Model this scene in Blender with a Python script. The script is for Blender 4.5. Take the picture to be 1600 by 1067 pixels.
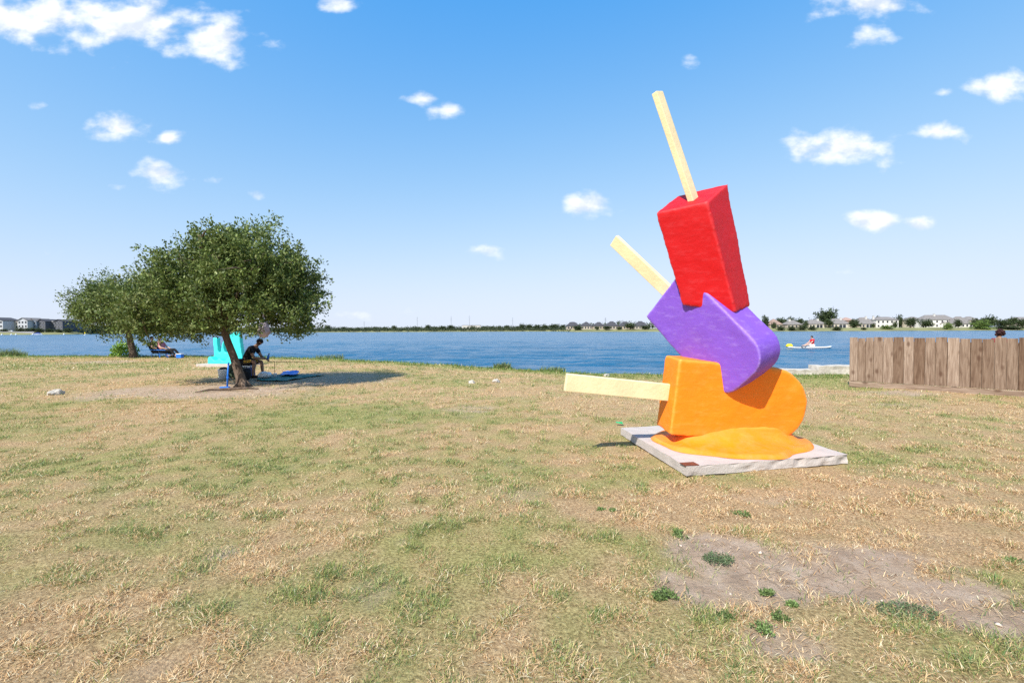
import bpy, bmesh, math, random
import numpy as np
from mathutils import Vector, Matrix, noise as mnoise
R = math.radians
random.seed(7); rng = np.random.default_rng(7)
scene = bpy.context.scene
for o in list(bpy.data.objects): bpy.data.objects.remove(o)

# ------------------------------------------------------------------ camera
FPX, CXP, CYP, CAMZ = 720.0, 800.0, 533.5, 1.5
cam_rot = Matrix.Rotation(R(90-1.35), 3, 'X') @ Matrix.Rotation(R(-0.25), 3, 'Z')
cd = bpy.data.cameras.new('camera'); cam = bpy.data.objects.new('camera', cd)
scene.collection.objects.link(cam)
cam.matrix_world = Matrix.Translation((0, 0, CAMZ)) @ cam_rot.to_4x4()
cd.sensor_width = 36.0; cd.lens = 36.0*FPX/1600.0
cd.clip_start = 0.05; cd.clip_end = 12000
scene.camera = cam
scene.render.resolution_x = 1024; scene.render.resolution_y = 682

# ------------------------------------------------------------------ sun, sky, exposure
SUN = Vector((-0.39, -0.57, 0.72)).normalized()          # towards the sun
sl = bpy.data.lights.new('sun', 'SUN'); sl.energy = 4.2; sl.angle = R(0.53); sl.color = (1.0, 0.955, 0.89)
so = bpy.data.objects.new('sun', sl); scene.collection.objects.link(so)
so.rotation_euler = SUN.to_track_quat('Z', 'Y').to_euler()
so.location = SUN*60
scene.view_settings.view_transform = 'Standard'; scene.view_settings.look = 'None'
scene.view_settings.gamma = 1.0; scene.view_settings.use_curve_mapping = False
scene.view_settings.exposure = 0.80
cy = scene.cycles; cy.use_denoising = False; cy.max_bounces = 6; cy.diffuse_bounces = 3; cy.glossy_bounces = 3; cy.transmission_bounces = 3; cy.transparent_max_bounces = 6
cy.caustics_reflective = False; cy.caustics_refractive = False

def ray(px, py): return cam_rot @ Vector(((px-CXP)/FPX, -(py-CYP)/FPX, -1.0))
def gnd(px, py, z=0.0):
    d = ray(px, py); return d*((z-CAMZ)/d.z) + Vector((0, 0, CAMZ))
def at(px, py, Y):
    d = ray(px, py); return d*(Y/d.y) + Vector((0, 0, CAMZ))
def azel(px, py):
    d = ray(px, py); return math.atan2(d.x, d.y), math.atan2(d.z, math.hypot(d.x, d.y))

world = bpy.data.worlds.new('World'); scene.world = world; world.use_nodes = True
wt = world.node_tree; wt.nodes.clear()
def wn(t, **k):
    n = wt.nodes.new(t)
    for a, b in k.items(): setattr(n, a, b)
    return n
def wm(op, a, b=None, c=None):
    n = wn('ShaderNodeMath', operation=op)
    for i, v in enumerate((a, b, c)):
        if v is None: continue
        if isinstance(v, (int, float)): n.inputs[i].default_value = v
        else: wt.links.new(v, n.inputs[i])
    return n.outputs[0]
sky = wn('ShaderNodeTexSky', sky_type='NISHITA'); sky.sun_disc = False
sky.sun_elevation = math.asin(SUN.z); sky.sun_rotation = math.atan2(SUN.x, SUN.y)
sky.altitude = 0; sky.air_density = 1.0; sky.dust_density = 0.35; sky.ozone_density = 2.2
tc = wn('ShaderNodeTexCoord'); sep = wn('ShaderNodeSeparateXYZ'); wt.links.new(tc.outputs['Generated'], sep.inputs[0])
AZ = wm('ARCTAN2', sep.outputs[0], sep.outputs[1]); EL = wm('ARCSINE', sep.outputs[2])
wmap = wn('ShaderNodeMapping'); wmap.inputs['Scale'].default_value = (1, 1, 1.25); wt.links.new(tc.outputs['Generated'], wmap.inputs[0])
# px centre, half width, half height (photo pixels), strength
CL = [(60, 22, 210, 52, 1.0), (215, 38, 150, 48, 1.0), (330, 66, 95, 38, 1.0), (190, 198, 66, 26, 1.0), (264, 216, 26, 14, .9), (254, 272, 56, 25, 1.0),
      (338, 282, 26, 9, .55), (403, 305, 22, 12, .6), (660, 155, 40, 14, .8), (695, 172, 30, 20, .75), (765, 392, 34, 16, .9), (922, 321, 46, 21, .95),
      (1310, 232, 92, 34, 1.0), (1466, 206, 44, 18, .95), (1362, 345, 43, 18, 1.0), (1435, 352, 25, 15, .95),
      (1566, 132, 62, 32, 1.0), (1350, 10, 85, 28, .9), (1345, 52, 62, 22, .6), (530, 5, 45, 14, .8), (58, 168, 20, 9, .5),
      (1076, 95, 22, 16, .28), (65, 396, 40, 8, .45), (1322, 424, 44, 9, .35), (905, 406, 18, 8, .35), (785, 260, 26, 6, .35),
      (1478, 145, 26, 9, .35), (190, 292, 24, 8, .35), (66, 341, 14, 6, .3), (560, 492, 170, 12, .35), (300, 470, 300, 12, .25)]
# a flat cloud layer's straight rows: slopes x/y and z/y of the view direction, northern half of the sky
YP = wm('MAXIMUM', sep.outputs[1], .03); UU = wm('DIVIDE', sep.outputs[0], YP); VV = wm('DIVIDE', sep.outputs[2], YP)
comb = wn('ShaderNodeCombineXYZ'); wt.links.new(UU, comb.inputs[0]); wt.links.new(VV, comb.inputs[1]); comb.inputs[2].default_value = 1.0
nz = wn('ShaderNodeTexNoise'); nz.inputs['Scale'].default_value = 15; nz.inputs['Detail'].default_value = 6; nz.inputs['Roughness'].default_value = .52
umap = wn('ShaderNodeMapping'); umap.inputs['Scale'].default_value = (.8, 1.25, 1); wt.links.new(comb.outputs[0], umap.inputs[0]); wt.links.new(umap.outputs[0], nz.inputs['Vector']); NZ = nz.outputs['Fac']
def uv_(px, py): d = ray(px, py); return d.x/d.y, d.z/d.y
dist = None
for (px, py, hw, hh, st) in CL:
    a0, e0 = uv_(px, py); a1, _ = uv_(px+hw, py); _, e1 = uv_(px, py-hh)
    w_, h_ = abs(a1-a0)*1.22, abs(e1-e0)*1.22
    ma = wn('ShaderNodeVectorMath', operation='MULTIPLY_ADD'); wt.links.new(comb.outputs[0], ma.inputs[0])
    ma.inputs[1].default_value = (1/w_, 1/h_, 0); ma.inputs[2].default_value = (-a0/w_, -e0/h_, 1.15*(1-st))
    ln = wn('ShaderNodeVectorMath', operation='LENGTH'); wt.links.new(ma.outputs[0], ln.inputs[0])
    dist = ln.outputs['Value'] if dist is None else wm('MINIMUM', dist, ln.outputs['Value'])
v = wm('ADD', wm('SUBTRACT', 0.82, dist), wm('MULTIPLY', wm('SUBTRACT', NZ, 0.5), 2.2))
mr = wn('ShaderNodeMapRange', interpolation_type='SMOOTHSTEP'); wt.links.new(v, mr.inputs[0])
mr.inputs[1].default_value = 0.0; mr.inputs[2].default_value = 0.75; mr.inputs[4].default_value = .96
total = mr.outputs[0]
# the rest of the sky, beyond the frame: the same kind of scattered small cumulus
n2 = wn('ShaderNodeTexNoise'); n2.inputs['Scale'].default_value = 9; n2.inputs['Detail'].default_value = 6
wt.links.new(wmap.outputs[0], n2.inputs['Vector'])
far = wn('ShaderNodeMapRange'); wt.links.new(wm('MAXIMUM', wm('ABSOLUTE', AZ), wm('MULTIPLY', EL, 1.25)), far.inputs[0])
far.inputs[1].default_value = R(52); far.inputs[2].default_value = R(62)
m2 = wn('ShaderNodeMapRange', interpolation_type='SMOOTHSTEP'); wt.links.new(n2.outputs['Fac'], m2.inputs[0])
m2.inputs[1].default_value = .60; m2.inputs[2].default_value = .72
upper = wn('ShaderNodeMapRange'); wt.links.new(EL, upper.inputs[0]); upper.inputs[1].default_value = R(2); upper.inputs[2].default_value = R(9)
total = wm('MAXIMUM', total, wm('MULTIPLY', wm('MULTIPLY', m2.outputs[0], far.outputs[0]), upper.outputs[0]))
# the photograph's own colour grade: a flatter, cleaner blue from zenith to horizon
sc_ = wn('ShaderNodeSeparateColor'); wt.links.new(sky.outputs[0], sc_.inputs[0]); cc_ = wn('ShaderNodeCombineColor')
for i_, (k_, o_, w_) in enumerate(((3.3, .62, 1.9), (3.7, .2, 2.2))):          # red and green roll off towards the bright horizon
    wt.links.new(wm('MULTIPLY', wm('SUBTRACT', 1.0, wm('EXPONENT', wm('DIVIDE', wm('SUBTRACT', o_, wm('MAXIMUM', sc_.outputs[i_], o_)), w_))), k_), cc_.inputs[i_])
wt.links.new(wm('MULTIPLY', wm('POWER', sc_.outputs[2], .16), 3.15), cc_.inputs[2])
# billows lit from the upper left, greyer on their lower right
nzb = wn('ShaderNodeTexNoise'); nzb.inputs['Scale'].default_value = 15; nzb.inputs['Detail'].default_value = 4; nzb.inputs['Roughness'].default_value = .52
ofs = wn('ShaderNodeVectorMath', operation='ADD'); wt.links.new(umap.outputs[0], ofs.inputs[0]); ofs.inputs[1].default_value = (-.012, .022, 0); wt.links.new(ofs.outputs[0], nzb.inputs['Vector'])
lit = wn('ShaderNodeMapRange'); wt.links.new(wm('SUBTRACT', NZ, nzb.outputs['Fac']), lit.inputs[0]); lit.inputs[1].default_value = -.13; lit.inputs[2].default_value = .05
shade = wn('ShaderNodeMix', data_type='RGBA'); wt.links.new(lit.outputs[0], shade.inputs[0])
shade.inputs[6].default_value = (3.35, 3.65, 4.1, 1); shade.inputs[7].default_value = (4.6, 4.7, 4.8, 1)
mx = wn('ShaderNodeMix', data_type='RGBA'); wt.links.new(total, mx.inputs[0])
wt.links.new(cc_.outputs[0], mx.inputs[6]); wt.links.new(shade.outputs[2], mx.inputs[7])
bg = wn('ShaderNodeBackground'); bg.inputs[1].default_value = 0.14
wt.links.new(mx.outputs[2], bg.inputs[0])
wo = wn('ShaderNodeOutputWorld'); wt.links.new(bg.outputs[0], wo.inputs[0])

# ------------------------------------------------------------------ helpers
COL = scene.collection
def link(name, me, m=None, parent=None, loc=None, rotz=0.0):
    o = bpy.data.objects.new(name, me); COL.objects.link(o)
    if m is not None and me is not None and len(me.materials) == 0: me.materials.append(m)
    if parent is not None: o.parent = parent
    if loc is not None: o.location = loc
    if rotz: o.rotation_euler = (0, 0, rotz)
    return o
def tag(o, label=None, cat=None, group=None, kind=None):
    if label: o['label'] = label
    if cat: o['category'] = cat
    if group: o['group'] = group
    if kind: o['kind'] = kind
    return o
def empty(name, loc, rotz=0.0, label=None, cat=None, group=None):
    o = bpy.data.objects.new(name, None); COL.objects.link(o)
    o.location = loc; o.rotation_euler = (0, 0, rotz); o.empty_display_size = .2
    return tag(o, label, cat, group)
def mesh_np(name, V, polys_v, nper, m, parent=None, col=None, smooth=False):
    """V (n,3) float, polys_v flat int loop vertex list, nper vertices per polygon (int or array)."""
    me = bpy.data.meshes.new(name); V = np.asarray(V, np.float32); L = np.asarray(polys_v, np.int32).ravel()
    me.vertices.add(len(V)); me.vertices.foreach_set('co', V.ravel())
    me.loops.add(len(L)); me.loops.foreach_set('vertex_index', L)
    if np.isscalar(nper): cnt = np.full(len(L)//nper, nper, np.int32)
    else: cnt = np.asarray(nper, np.int32)
    st = np.concatenate([[0], np.cumsum(cnt)[:-1]]).astype(np.int32)
    me.polygons.add(len(cnt)); me.polygons.foreach_set('loop_start', st)
    me.update(calc_edges=True)
    if col is not None:
        a = me.color_attributes.new('Col', 'FLOAT_COLOR', 'POINT')
        a.data.foreach_set('color', np.concatenate([col, np.ones((len(col), 1))], 1).astype(np.float32).ravel())
    if smooth: me.shade_smooth()
    return link(name, me, m, parent)
class MB:
    """collects simple solids, builds ONE mesh object"""
    def __init__(s): s.bm = bmesh.new()
    def box(s, c, size, rot=None, bevel=0.0):
        r = bmesh.ops.create_cube(s.bm, size=1.0); vs = r['verts']
        M = Matrix.Translation(c) @ (rot.to_4x4() if rot is not None else Matrix.Identity(4)) @ Matrix.Diagonal((*size, 1))
        bmesh.ops.transform(s.bm, matrix=M, verts=vs)
        if bevel:
            es = list({e for v in vs for e in v.link_edges})
            bmesh.ops.bevel(s.bm, geom=es, offset=bevel, segments=2, affect='EDGES', profile=.6)
        return s
    def tube(s, pts, rad, n=8, cap=True):
        pts = [Vector(p) for p in pts]
        if isinstance(rad, (int, float)): rad = [rad]*len(pts)
        rings = []
        ref = Vector((0.31, 0.17, 0.93))
        for i, p in enumerate(pts):
            t = (pts[min(i+1, len(pts)-1)]-pts[max(i-1, 0)]).normalized()
            a = t.cross(ref)
            if a.length < 1e-3: a = t.cross(Vector((1, 0, 0)))
            a.normalize(); b = t.cross(a)
            rings.append([s.bm.verts.new(p+(a*math.cos(q)+b*math.sin(q))*rad[i]) for q in (2*math.pi*k/n for k in range(n))])
        for i in range(len(rings)-1):
            for k in range(n): s.bm.faces.new((rings[i][k], rings[i][(k+1) % n], rings[i+1][(k+1) % n], rings[i+1][k]))
        if cap: s.bm.faces.new(rings[0][::-1]); s.bm.faces.new(rings[-1])
        return s
    def poly(s, pts, faces):
        v = [s.bm.verts.new(p) for p in pts]
        for f in faces: s.bm.faces.new([v[i] for i in f])
        return s
    def prism(s, outline, y0, y1):
        """outline [(x,z)] extruded from y0 to y1"""
        a = [s.bm.verts.new((x, y0, z)) for x, z in outline]; b = [s.bm.verts.new((x, y1, z)) for x, z in outline]
        n = len(a)
        s.bm.faces.new(a); s.bm.faces.new(b[::-1])
        for i in range(n): s.bm.faces.new((a[i], b[i], b[(i+1) % n], a[(i+1) % n]))
        return s
    def ball(s, c, r, seg=10, scale=(1, 1, 1)):
        q = bmesh.ops.create_uvsphere(s.bm, u_segments=seg, v_segments=max(6, seg*2//3), radius=r)
        bmesh.ops.transform(s.bm, matrix=Matrix.Translation(c) @ Matrix.Diagonal((*scale, 1)), verts=q['verts']); return s
    def mesh(s, name, smooth=False):
        bmesh.ops.recalc_face_normals(s.bm, faces=s.bm.faces)
        me = bpy.data.meshes.new(name); s.bm.to_mesh(me); s.bm.free()
        if smooth: me.shade_smooth()
        return me
    def build(s, name, m, parent=None, loc=None, rotz=0.0, smooth=False):
        return link(name, s.mesh(name, smooth), m, parent, loc, rotz)
def applied(ob):
    dg = bpy.context.evaluated_depsgraph_get()
    me = bpy.data.meshes.new_from_object(ob.evaluated_get(dg)); old = ob.data
    bpy.data.objects.remove(ob); bpy.data.meshes.remove(old); return me

# ---- materials
MATS = {}
def mat(name, base, var=.15, scale=6.0, rough=.8, bump=0.0, bscale=30.0, spec=.3, coords='Object', trans=0.0, detail=5, stretch=None):
    if name in MATS: return MATS[name]
    m = bpy.data.materials.new(name); m.use_nodes = True; t = m.node_tree; N = t.nodes; L = t.links
    b = N['Principled BSDF']; b.inputs['Roughness'].default_value = rough; b.inputs['Specular IOR Level'].default_value = spec
    c = N.new('ShaderNodeTexCoord'); src = c.outputs[coords]
    if stretch:
        mp = N.new('ShaderNodeMapping'); mp.inputs['Scale'].default_value = stretch; L.new(src, mp.inputs[0]); src = mp.outputs[0]
    n = N.new('ShaderNodeTexNoise'); n.inputs['Scale'].default_value = scale; n.inputs['Detail'].default_value = detail; L.new(src, n.inputs['Vector'])
    r = N.new('ShaderNodeMix'); r.data_type = 'RGBA'
    mr = N.new('ShaderNodeMapRange'); L.new(n.outputs['Fac'], mr.inputs[0]); mr.inputs[1].default_value = .3; mr.inputs[2].default_value = .7
    L.new(mr.outputs[0], r.inputs[0])
    r.inputs[6].default_value = (*[max(0, x*(1-var)) for x in base], 1); r.inputs[7].default_value = (*[min(1, x*(1+var)) for x in base], 1)
    L.new(r.outputs[2], b.inputs['Base Color'])
    if bump:
        n2 = N.new('ShaderNodeTexNoise'); n2.inputs['Scale'].default_value = bscale; n2.inputs['Detail'].default_value = 6; L.new(src, n2.inputs['Vector'])
        bp = N.new('ShaderNodeBump'); bp.inputs['Strength'].default_value = bump; bp.inputs['Distance'].default_value = .02
        L.new(n2.outputs['Fac'], bp.inputs['Height']); L.new(bp.outputs[0], b.inputs['Normal'])
    MATS[name] = m; return m
def attr_mat(name, rough=.75, spec=.2, transl=.25):
    m = bpy.data.materials.new(name); m.use_nodes = True; t = m.node_tree; N = t.nodes; L = t.links
    b = N['Principled BSDF']; b.inputs['Roughness'].default_value = rough; b.inputs['Specular IOR Level'].default_value = spec
    a = N.new('ShaderNodeAttribute'); a.attribute_name = 'Col'; L.new(a.outputs['Color'], b.inputs['Base Color'])
    if transl:
        tr = N.new('ShaderNodeBsdfTranslucent'); L.new(a.outputs['Color'], tr.inputs[0])
        mx = N.new('ShaderNodeMixShader'); mx.inputs[0].default_value = transl
        L.new(b.outputs[0], mx.inputs[1]); L.new(tr.outputs[0], mx.inputs[2]); L.new(mx.outputs[0], N['Material Output'].inputs[0])
    return m
M_blade = attr_mat('grass_blades', .8, .15, .3)
M_leaf = attr_mat('leaves', .55, .3, .3)
M_farleaf = attr_mat('far_leaves', .7, .2, .2)
M_bark = mat('bark', (.13, .095, .07), .45, 9, .95, .9, 22, .1, stretch=(1, 1, .25))
M_conc = mat('concrete', (.46, .41, .37), .09, 7, .9, .35, 60, .2)
M_stick = mat('stick_paint', (.79, .64, .38), .08, 4, .65, .2, 25, .3, stretch=(1, 1, 1))
M_black = mat('black_cloth', (.012, .012, .014), .3, 8, .9)
M_skin = mat('skin', (.30, .17, .11), .1, 8, .6)
M_skin2 = mat('skin_fair', (.55, .34, .25), .1, 8, .6)
M_hair = mat('hair', (.012, .009, .008), .3, 30, .8)
M_white = mat('white_plastic', (.8, .8, .8), .04, 5, .4)
M_blue = mat('blue_plastic', (.02, .17, .62), .1, 5, .4)
M_teal = mat('teal_paint', (.05, .62, .58), .1, 3, .5, .15, 12)

# ------------------------------------------------------------------ numpy noise
_P = rng.permutation(65536).astype(np.int64)
_VAL = rng.random(65536)
def vnoise(x, y):
    xi = np.floor(x).astype(np.int64); yi = np.floor(y).astype(np.int64); fx = x-xi; fy = y-yi
    fx = fx*fx*(3-2*fx); fy = fy*fy*(3-2*fy)
    def h(a, b): return _VAL[(_P[(a & 65535)] + b*7919) & 65535]
    return (h(xi, yi)*(1-fx)+h(xi+1, yi)*fx)*(1-fy)+(h(xi, yi+1)*(1-fx)+h(xi+1, yi+1)*fx)*fy
def fbm(x, y, o=4):
    s = 0; a = .5; t = 0
    for k in range(o): s = s+a*vnoise(x*2**k+17.3*k, y*2**k+5.1*k); t += a; a *= .5
    return s/t
def sstep(a, b, x): t = np.clip((x-a)/(b-a), 0, 1); return t*t*(3-2*t)

# ------------------------------------------------------------------ terrain
SHX = [-3000, -200, -60, -33.4, -20, -10.7, -2.8, 2.3, 4.6, 8.5, 11.1, 20, 40, 90, 3000]
SHY = [60, 45, 33, 30.3, 29.2, 25.9, 20.6, 16.7, 16.1, 15.5, 15.8, 14.8, 17, 26, 60]
WATER = -0.25
def shore(x): return np.interp(x, SHX, SHY)+(vnoise(x*.7, x*0)-.5)*.5
# bare soil and colour patches: (px, py, half width px, half height px, weight), each turned into an ellipse on the ground
def ell(lst):
    out = []
    for (px, py, hw, hh, w) in lst:
        c = gnd(px, py); a = gnd(px+hw, py); b = gnd(px, py-hh); b2 = gnd(px, py+hh)
        out.append((c.x, (b.y+b2.y)/2, abs(a.x-c.x), abs(b.y-b2.y)/2, w))
    return out
DIRT = ell([(1130, 860, 90, 40, 1.1), (1210, 900, 130, 50, 1.1), (1330, 900, 120, 36, 1.1), (1440, 930, 150, 40, 1.15), (1570, 970, 120, 32, 1.15), (1150, 930, 110, 38, 1.0),
            (1060, 915, 60, 30, .9), (1235, 1000, 90, 44, 1.0), (1330, 880, 190, 40, .95), (360, 862, 40, 16, .5), (40, 985, 70, 26, .5), (240, 1050, 70, 26, .55), (490, 1056, 40, 18, .5),
            (300, 613, 190, 13, 1.1), (470, 593, 150, 13, 1.1), (190, 618, 90, 9, .9), (690, 738, 60, 14, .4), (800, 775, 90, 22, .45), (1250, 770, 160, 14, .4), (1450, 850, 140, 30, .6), (735, 638, 60, 7, .6), (1420, 640, 200, 12, .5),
            (160, 566, 70, 4, .8), (1400, 615, 120, 6, .75)])
GREEN = ell([(540, 655, 170, 22, .75), (110, 745, 150, 40, .5), (330, 735, 130, 30, .45), (140, 860, 160, 40, .3), (690, 880, 200, 70, .35), (420, 950, 160, 50, .3), (720, 850, 120, 40, .35), (1010, 730, 90, 20, .7), (1350, 715, 50, 14, .9), (1190, 752, 130, 14, .55),
             (60, 575, 160, 12, .5), (950, 990, 110, 50, .4), (1420, 1000, 110, 40, .45), (990, 850, 60, 30, .35), (1330, 605, 40, 14, .8)])
STRAW = ell([(1300, 800, 340, 50, .9), (1100, 790, 130, 30, .6), (1500, 860, 160, 40, .8), (330, 1030, 150, 40, .5), (120, 800, 120, 26, .35), (880, 790, 120, 30, .5), (900, 640, 200, 14, .5), (1450, 680, 180, 30, .4), (700, 1000, 120, 40, .3)])
def field(lst, x, y, soft=.5):
    v = np.zeros_like(x)
    for (cx, cy, rx, ry, w) in lst:
        d = np.sqrt(((x-cx)/rx)**2+((y-cy)/ry)**2); v = np.maximum(v, w*np.clip((1.35-d)/soft, 0, 1))
    return v
def masks(x, y):
    n1 = fbm(x*1.3, y*1.3, 4); n2 = fbm(x*.45+31, y*.45+7, 3); n3 = fbm(x*4+3, y*4+9, 3)
    dirt = sstep(.28, 1.0, field(DIRT, x, y, .8)+(n1-.5)*1.0+(n3-.5)*.6-.06)
    dirt = np.maximum(dirt, .4*sstep(.62, .80, n1*.5+n3*.5))
    g = .34+(n2-.5)*1.2+(n1-.5)*1.2+(n3-.5)*1.3+field(GREEN, x, y, .9)*.75-field(STRAW, x, y, .8)*.5
    ed = shore(x)-y
    g = np.where(ed < 3.0, np.maximum(g, 1.0*sstep(3.0, 1.2, ed)+g*.3), g)
    dirt = dirt*sstep(1.5, 3, ed)
    return np.clip(dirt, 0, 1), np.clip(g, 0, 1), n1, n3
def height(x, y):
    ed = shore(x)-y
    z = (fbm(x*.5, y*.5, 3)-.5)*.10+(fbm(x*3, y*3, 2)-.5)*.025
    z = z*sstep(-1, 3, ed)*np.exp(-(np.hypot(x, y)/80)**2)
    return z-1.0*sstep(.5, -1.6, ed)-2.0*sstep(-1, -20, ed)
def hz(x, y): return float(height(np.array([float(x)]), np.array([float(y)]))[0])

def axis(parts):
    a = np.concatenate([np.arange(p, q, s) for p, q, s in parts]); return np.unique(np.round(a, 4))
gx = axis([(-3000, -200, 350), (-200, -40, 16), (-40, -14, .8), (-14, -6, .2), (-6, 7, .06), (7, 14, .16), (14, 40, .8), (40, 200, 16), (200, 3001, 350)])
gy = axis([(-3000, -100, 300), (-100, -6, 9), (-6, 1.4, .5), (1.4, 6, .05), (6, 10, .1), (10, 36, .25), (36, 100, 8), (100, 3001, 290)])
GX, GY = np.meshgrid(gx, gy); gxf, gyf = GX.ravel(), GY.ravel()
GZ = height(gxf, gyf)
dirt_v, green_v, n1_v, n3_v = masks(gxf, gyf)
near = np.exp(-(np.hypot(gxf, gyf)/14)**2)
GZ = GZ-.018*dirt_v*near+(fbm(gxf*9, gyf*9, 3)-.5)*.022*near
nx, ny = len(gx), len(gy)
ii = (np.arange(ny-1)[:, None]*nx+np.arange(nx-1)[None]).ravel()
F = np.stack([ii, ii+1, ii+1+nx, ii+nx], 1)
gcol = np.stack([dirt_v, green_v, n1_v], 1)
def ground_material():
    m = bpy.data.materials.new('dry_lawn_soil'); m.use_nodes = True; t = m.node_tree; N = t.nodes; L = t.links
    b = N['Principled BSDF']; b.inputs['Roughness'].default_value = .95; b.inputs['Specular IOR Level'].default_value = .1
    a = N.new('ShaderNodeAttribute'); a.attribute_name = 'Col'; sp = N.new('ShaderNodeSeparateColor'); L.new(a.outputs['Color'], sp.inputs[0])
    tcn = N.new('ShaderNodeTexCoord')
    def nz_(s, d=6, r=.6):
        n = N.new('ShaderNodeTexNoise'); n.inputs['Scale'].default_value = s; n.inputs['Detail'].default_value = d; n.inputs['Roughness'].default_value = r
        L.new(tcn.outputs['Object'], n.inputs['Vector']); return n.outputs['Fac']
    def ramp(f, stops):
        r = N.new('ShaderNodeValToRGB'); L.new(f, r.inputs[0]); e = r.color_ramp.elements
        e[0].position, e[0].color = stops[0][0], (*stops[0][1], 1); e[1].position, e[1].color = stops[-1][0], (*stops[-1][1], 1)
        for p, c in stops[1:-1]: q = e.new(p); q.color = (*c, 1)
        return r.outputs[0]
    def mix(f, x, y):
        r = N.new('ShaderNodeMix'); r.data_type = 'RGBA'; L.new(f, r.inputs[0]); L.new(x, r.inputs[6]); L.new(y, r.inputs[7]); return r.outputs[2]
    fine = nz_(55, 8, .75); mid = nz_(9, 6)
    straw = ramp(fine, [(.32, (.10, .06, .03)), (.48, (.38, .25, .13)), (.62, (.60, .43, .235)), (.77, (.75, .58, .35))])
    grn = ramp(fine, [(.32, (.085, .07, .026)), (.48, (.27, .24, .085)), (.62, (.44, .395, .155)), (.78, (.60, .52, .26))])
    soil = ramp(nz_(6, 9, .72), [(.25, (.24, .175, .125)), (.45, (.38, .275, .19)), (.6, (.46, .35, .255)), (.78, (.60, .48, .37))])
    vo = N.new('ShaderNodeTexVoronoi'); vo.feature = 'DISTANCE_TO_EDGE'; vo.inputs['Scale'].default_value = 5.5
    wob = N.new('ShaderNodeMix'); wob.data_type = 'VECTOR'; wob.inputs[0].default_value = .12; L.new(tcn.outputs['Object'], wob.inputs[4])
    nv = N.new('ShaderNodeTexNoise'); nv.inputs['Scale'].default_value = 7; L.new(tcn.outputs['Object'], nv.inputs['Vector']); L.new(nv.outputs['Color'], wob.inputs[5]); L.new(wob.outputs[1], vo.inputs['Vector'])
    ck = N.new('ShaderNodeMapRange'); L.new(vo.outputs['Distance'], ck.inputs[0]); ck.inputs[1].default_value = .004; ck.inputs[2].default_value = .03; ck.inputs[3].default_value = 1; ck.inputs[4].default_value = 0
    cm_ = N.new('ShaderNodeMath'); cm_.operation = 'MULTIPLY'; L.new(ck.outputs[0], cm_.inputs[0])
    cw = N.new('ShaderNodeMapRange'); L.new(nz_(1.7, 4), cw.inputs[0]); cw.inputs[1].default_value = .48; cw.inputs[2].default_value = .62; cw.inputs[4].default_value = .6; L.new(cw.outputs[0], cm_.inputs[1])
    dk = N.new('ShaderNodeRGB'); dk.outputs[0].default_value = (.13, .09, .06, 1); soil = mix(cm_.outputs[0], soil, dk.outputs[0])      # drying cracks
    c1 = mix(sp.outputs[1], straw, grn); c2 = mix(sp.outputs[0], c1, soil)
    L.new(c2, b.inputs['Base Color'])
    bp = N.new('ShaderNodeBump'); bp.inputs['Strength'].default_value = .8; bp.inputs['Distance'].default_value = .03
    L.new(fine, bp.inputs['Height']); L.new(bp.outputs[0], b.inputs['Normal'])
    return m
ground = mesh_np('ground', np.stack([gxf, gyf, GZ], 1), F, 4, ground_material(), col=gcol, smooth=True)
tag(ground, kind='structure')

# ------------------------------------------------------------------ lake
def water_material():
    m = bpy.data.materials.new('lake_water'); m.use_nodes = True; t = m.node_tree; N = t.nodes; L = t.links
    b = N['Principled BSDF']; b.inputs['Base Color'].default_value = (.012, .075, .15, 1)
    b.inputs['Roughness'].default_value = .2; b.inputs['IOR'].default_value = 1.33; b.inputs['Specular IOR Level'].default_value = .42
    tcn = N.new('ShaderNodeTexCoord')
    def nz_(s, sc, d=3):
        mp = N.new('ShaderNodeMapping'); mp.inputs['Scale'].default_value = sc; mp.inputs['Rotation'].default_value = (0, 0, R(12)); L.new(tcn.outputs['Object'], mp.inputs[0])
        n = N.new('ShaderNodeTexNoise'); n.inputs['Scale'].default_value = s; n.inputs['Detail'].default_value = d; L.new(mp.outputs[0], n.inputs['Vector']); return n.outputs['Fac']
    a = nz_(.55, (.45, 1, 1), 4); c = nz_(2.6, (.6, 1, 1), 4); e = nz_(.05, (.5, 1, 1), 3)
    s1 = N.new('ShaderNodeMath'); s1.operation = 'MULTIPLY_ADD'; L.new(c, s1.inputs[0]); s1.inputs[1].default_value = .34; L.new(a, s1.inputs[2])
    bp = N.new('ShaderNodeBump'); bp.inputs['Strength'].default_value = 1.0; bp.inputs['Distance'].default_value = 1.0
    wr_ = N.new('ShaderNodeMapRange'); L.new(nz_(.022, (.25, 1, 1), 4), wr_.inputs[0]); wr_.inputs[1].default_value = .35; wr_.inputs[2].default_value = .65; wr_.inputs[3].default_value = .45; wr_.inputs[4].default_value = 1.0
    L.new(wr_.outputs[0], bp.inputs['Strength'])
    L.new(s1.outputs[0], bp.inputs['Height']); L.new(bp.outputs[0], b.inputs['Normal'])
    # shallows by the bank are browner and paler, with broad patches of wind on the open lake
    mx = N.new('ShaderNodeMix'); mx.data_type = 'RGBA'; L.new(e, mx.inputs[0])
    mx.inputs[6].default_value = (.006, .062, .14, 1); mx.inputs[7].default_value = (.02, .12, .21, 1)
    L.new(mx.outputs[2], b.inputs['Base Color'])
    return m
lx = axis([(-2500, -200, 300), (-200, -60, 8), (-60, -30, 1.0), (-30, 40, .28), (40, 70, .8), (70, 200, 6), (200, 2501, 300)])
ly = axis([(10, 14, 1), (14, 40, .16), (40, 80, .5), (80, 160, 2.5), (160, 420, 20), (420, 2501, 200)])
LX, LY = np.meshgrid(lx, ly); lxf, lyf = LX.ravel(), LY.ravel()
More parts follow.
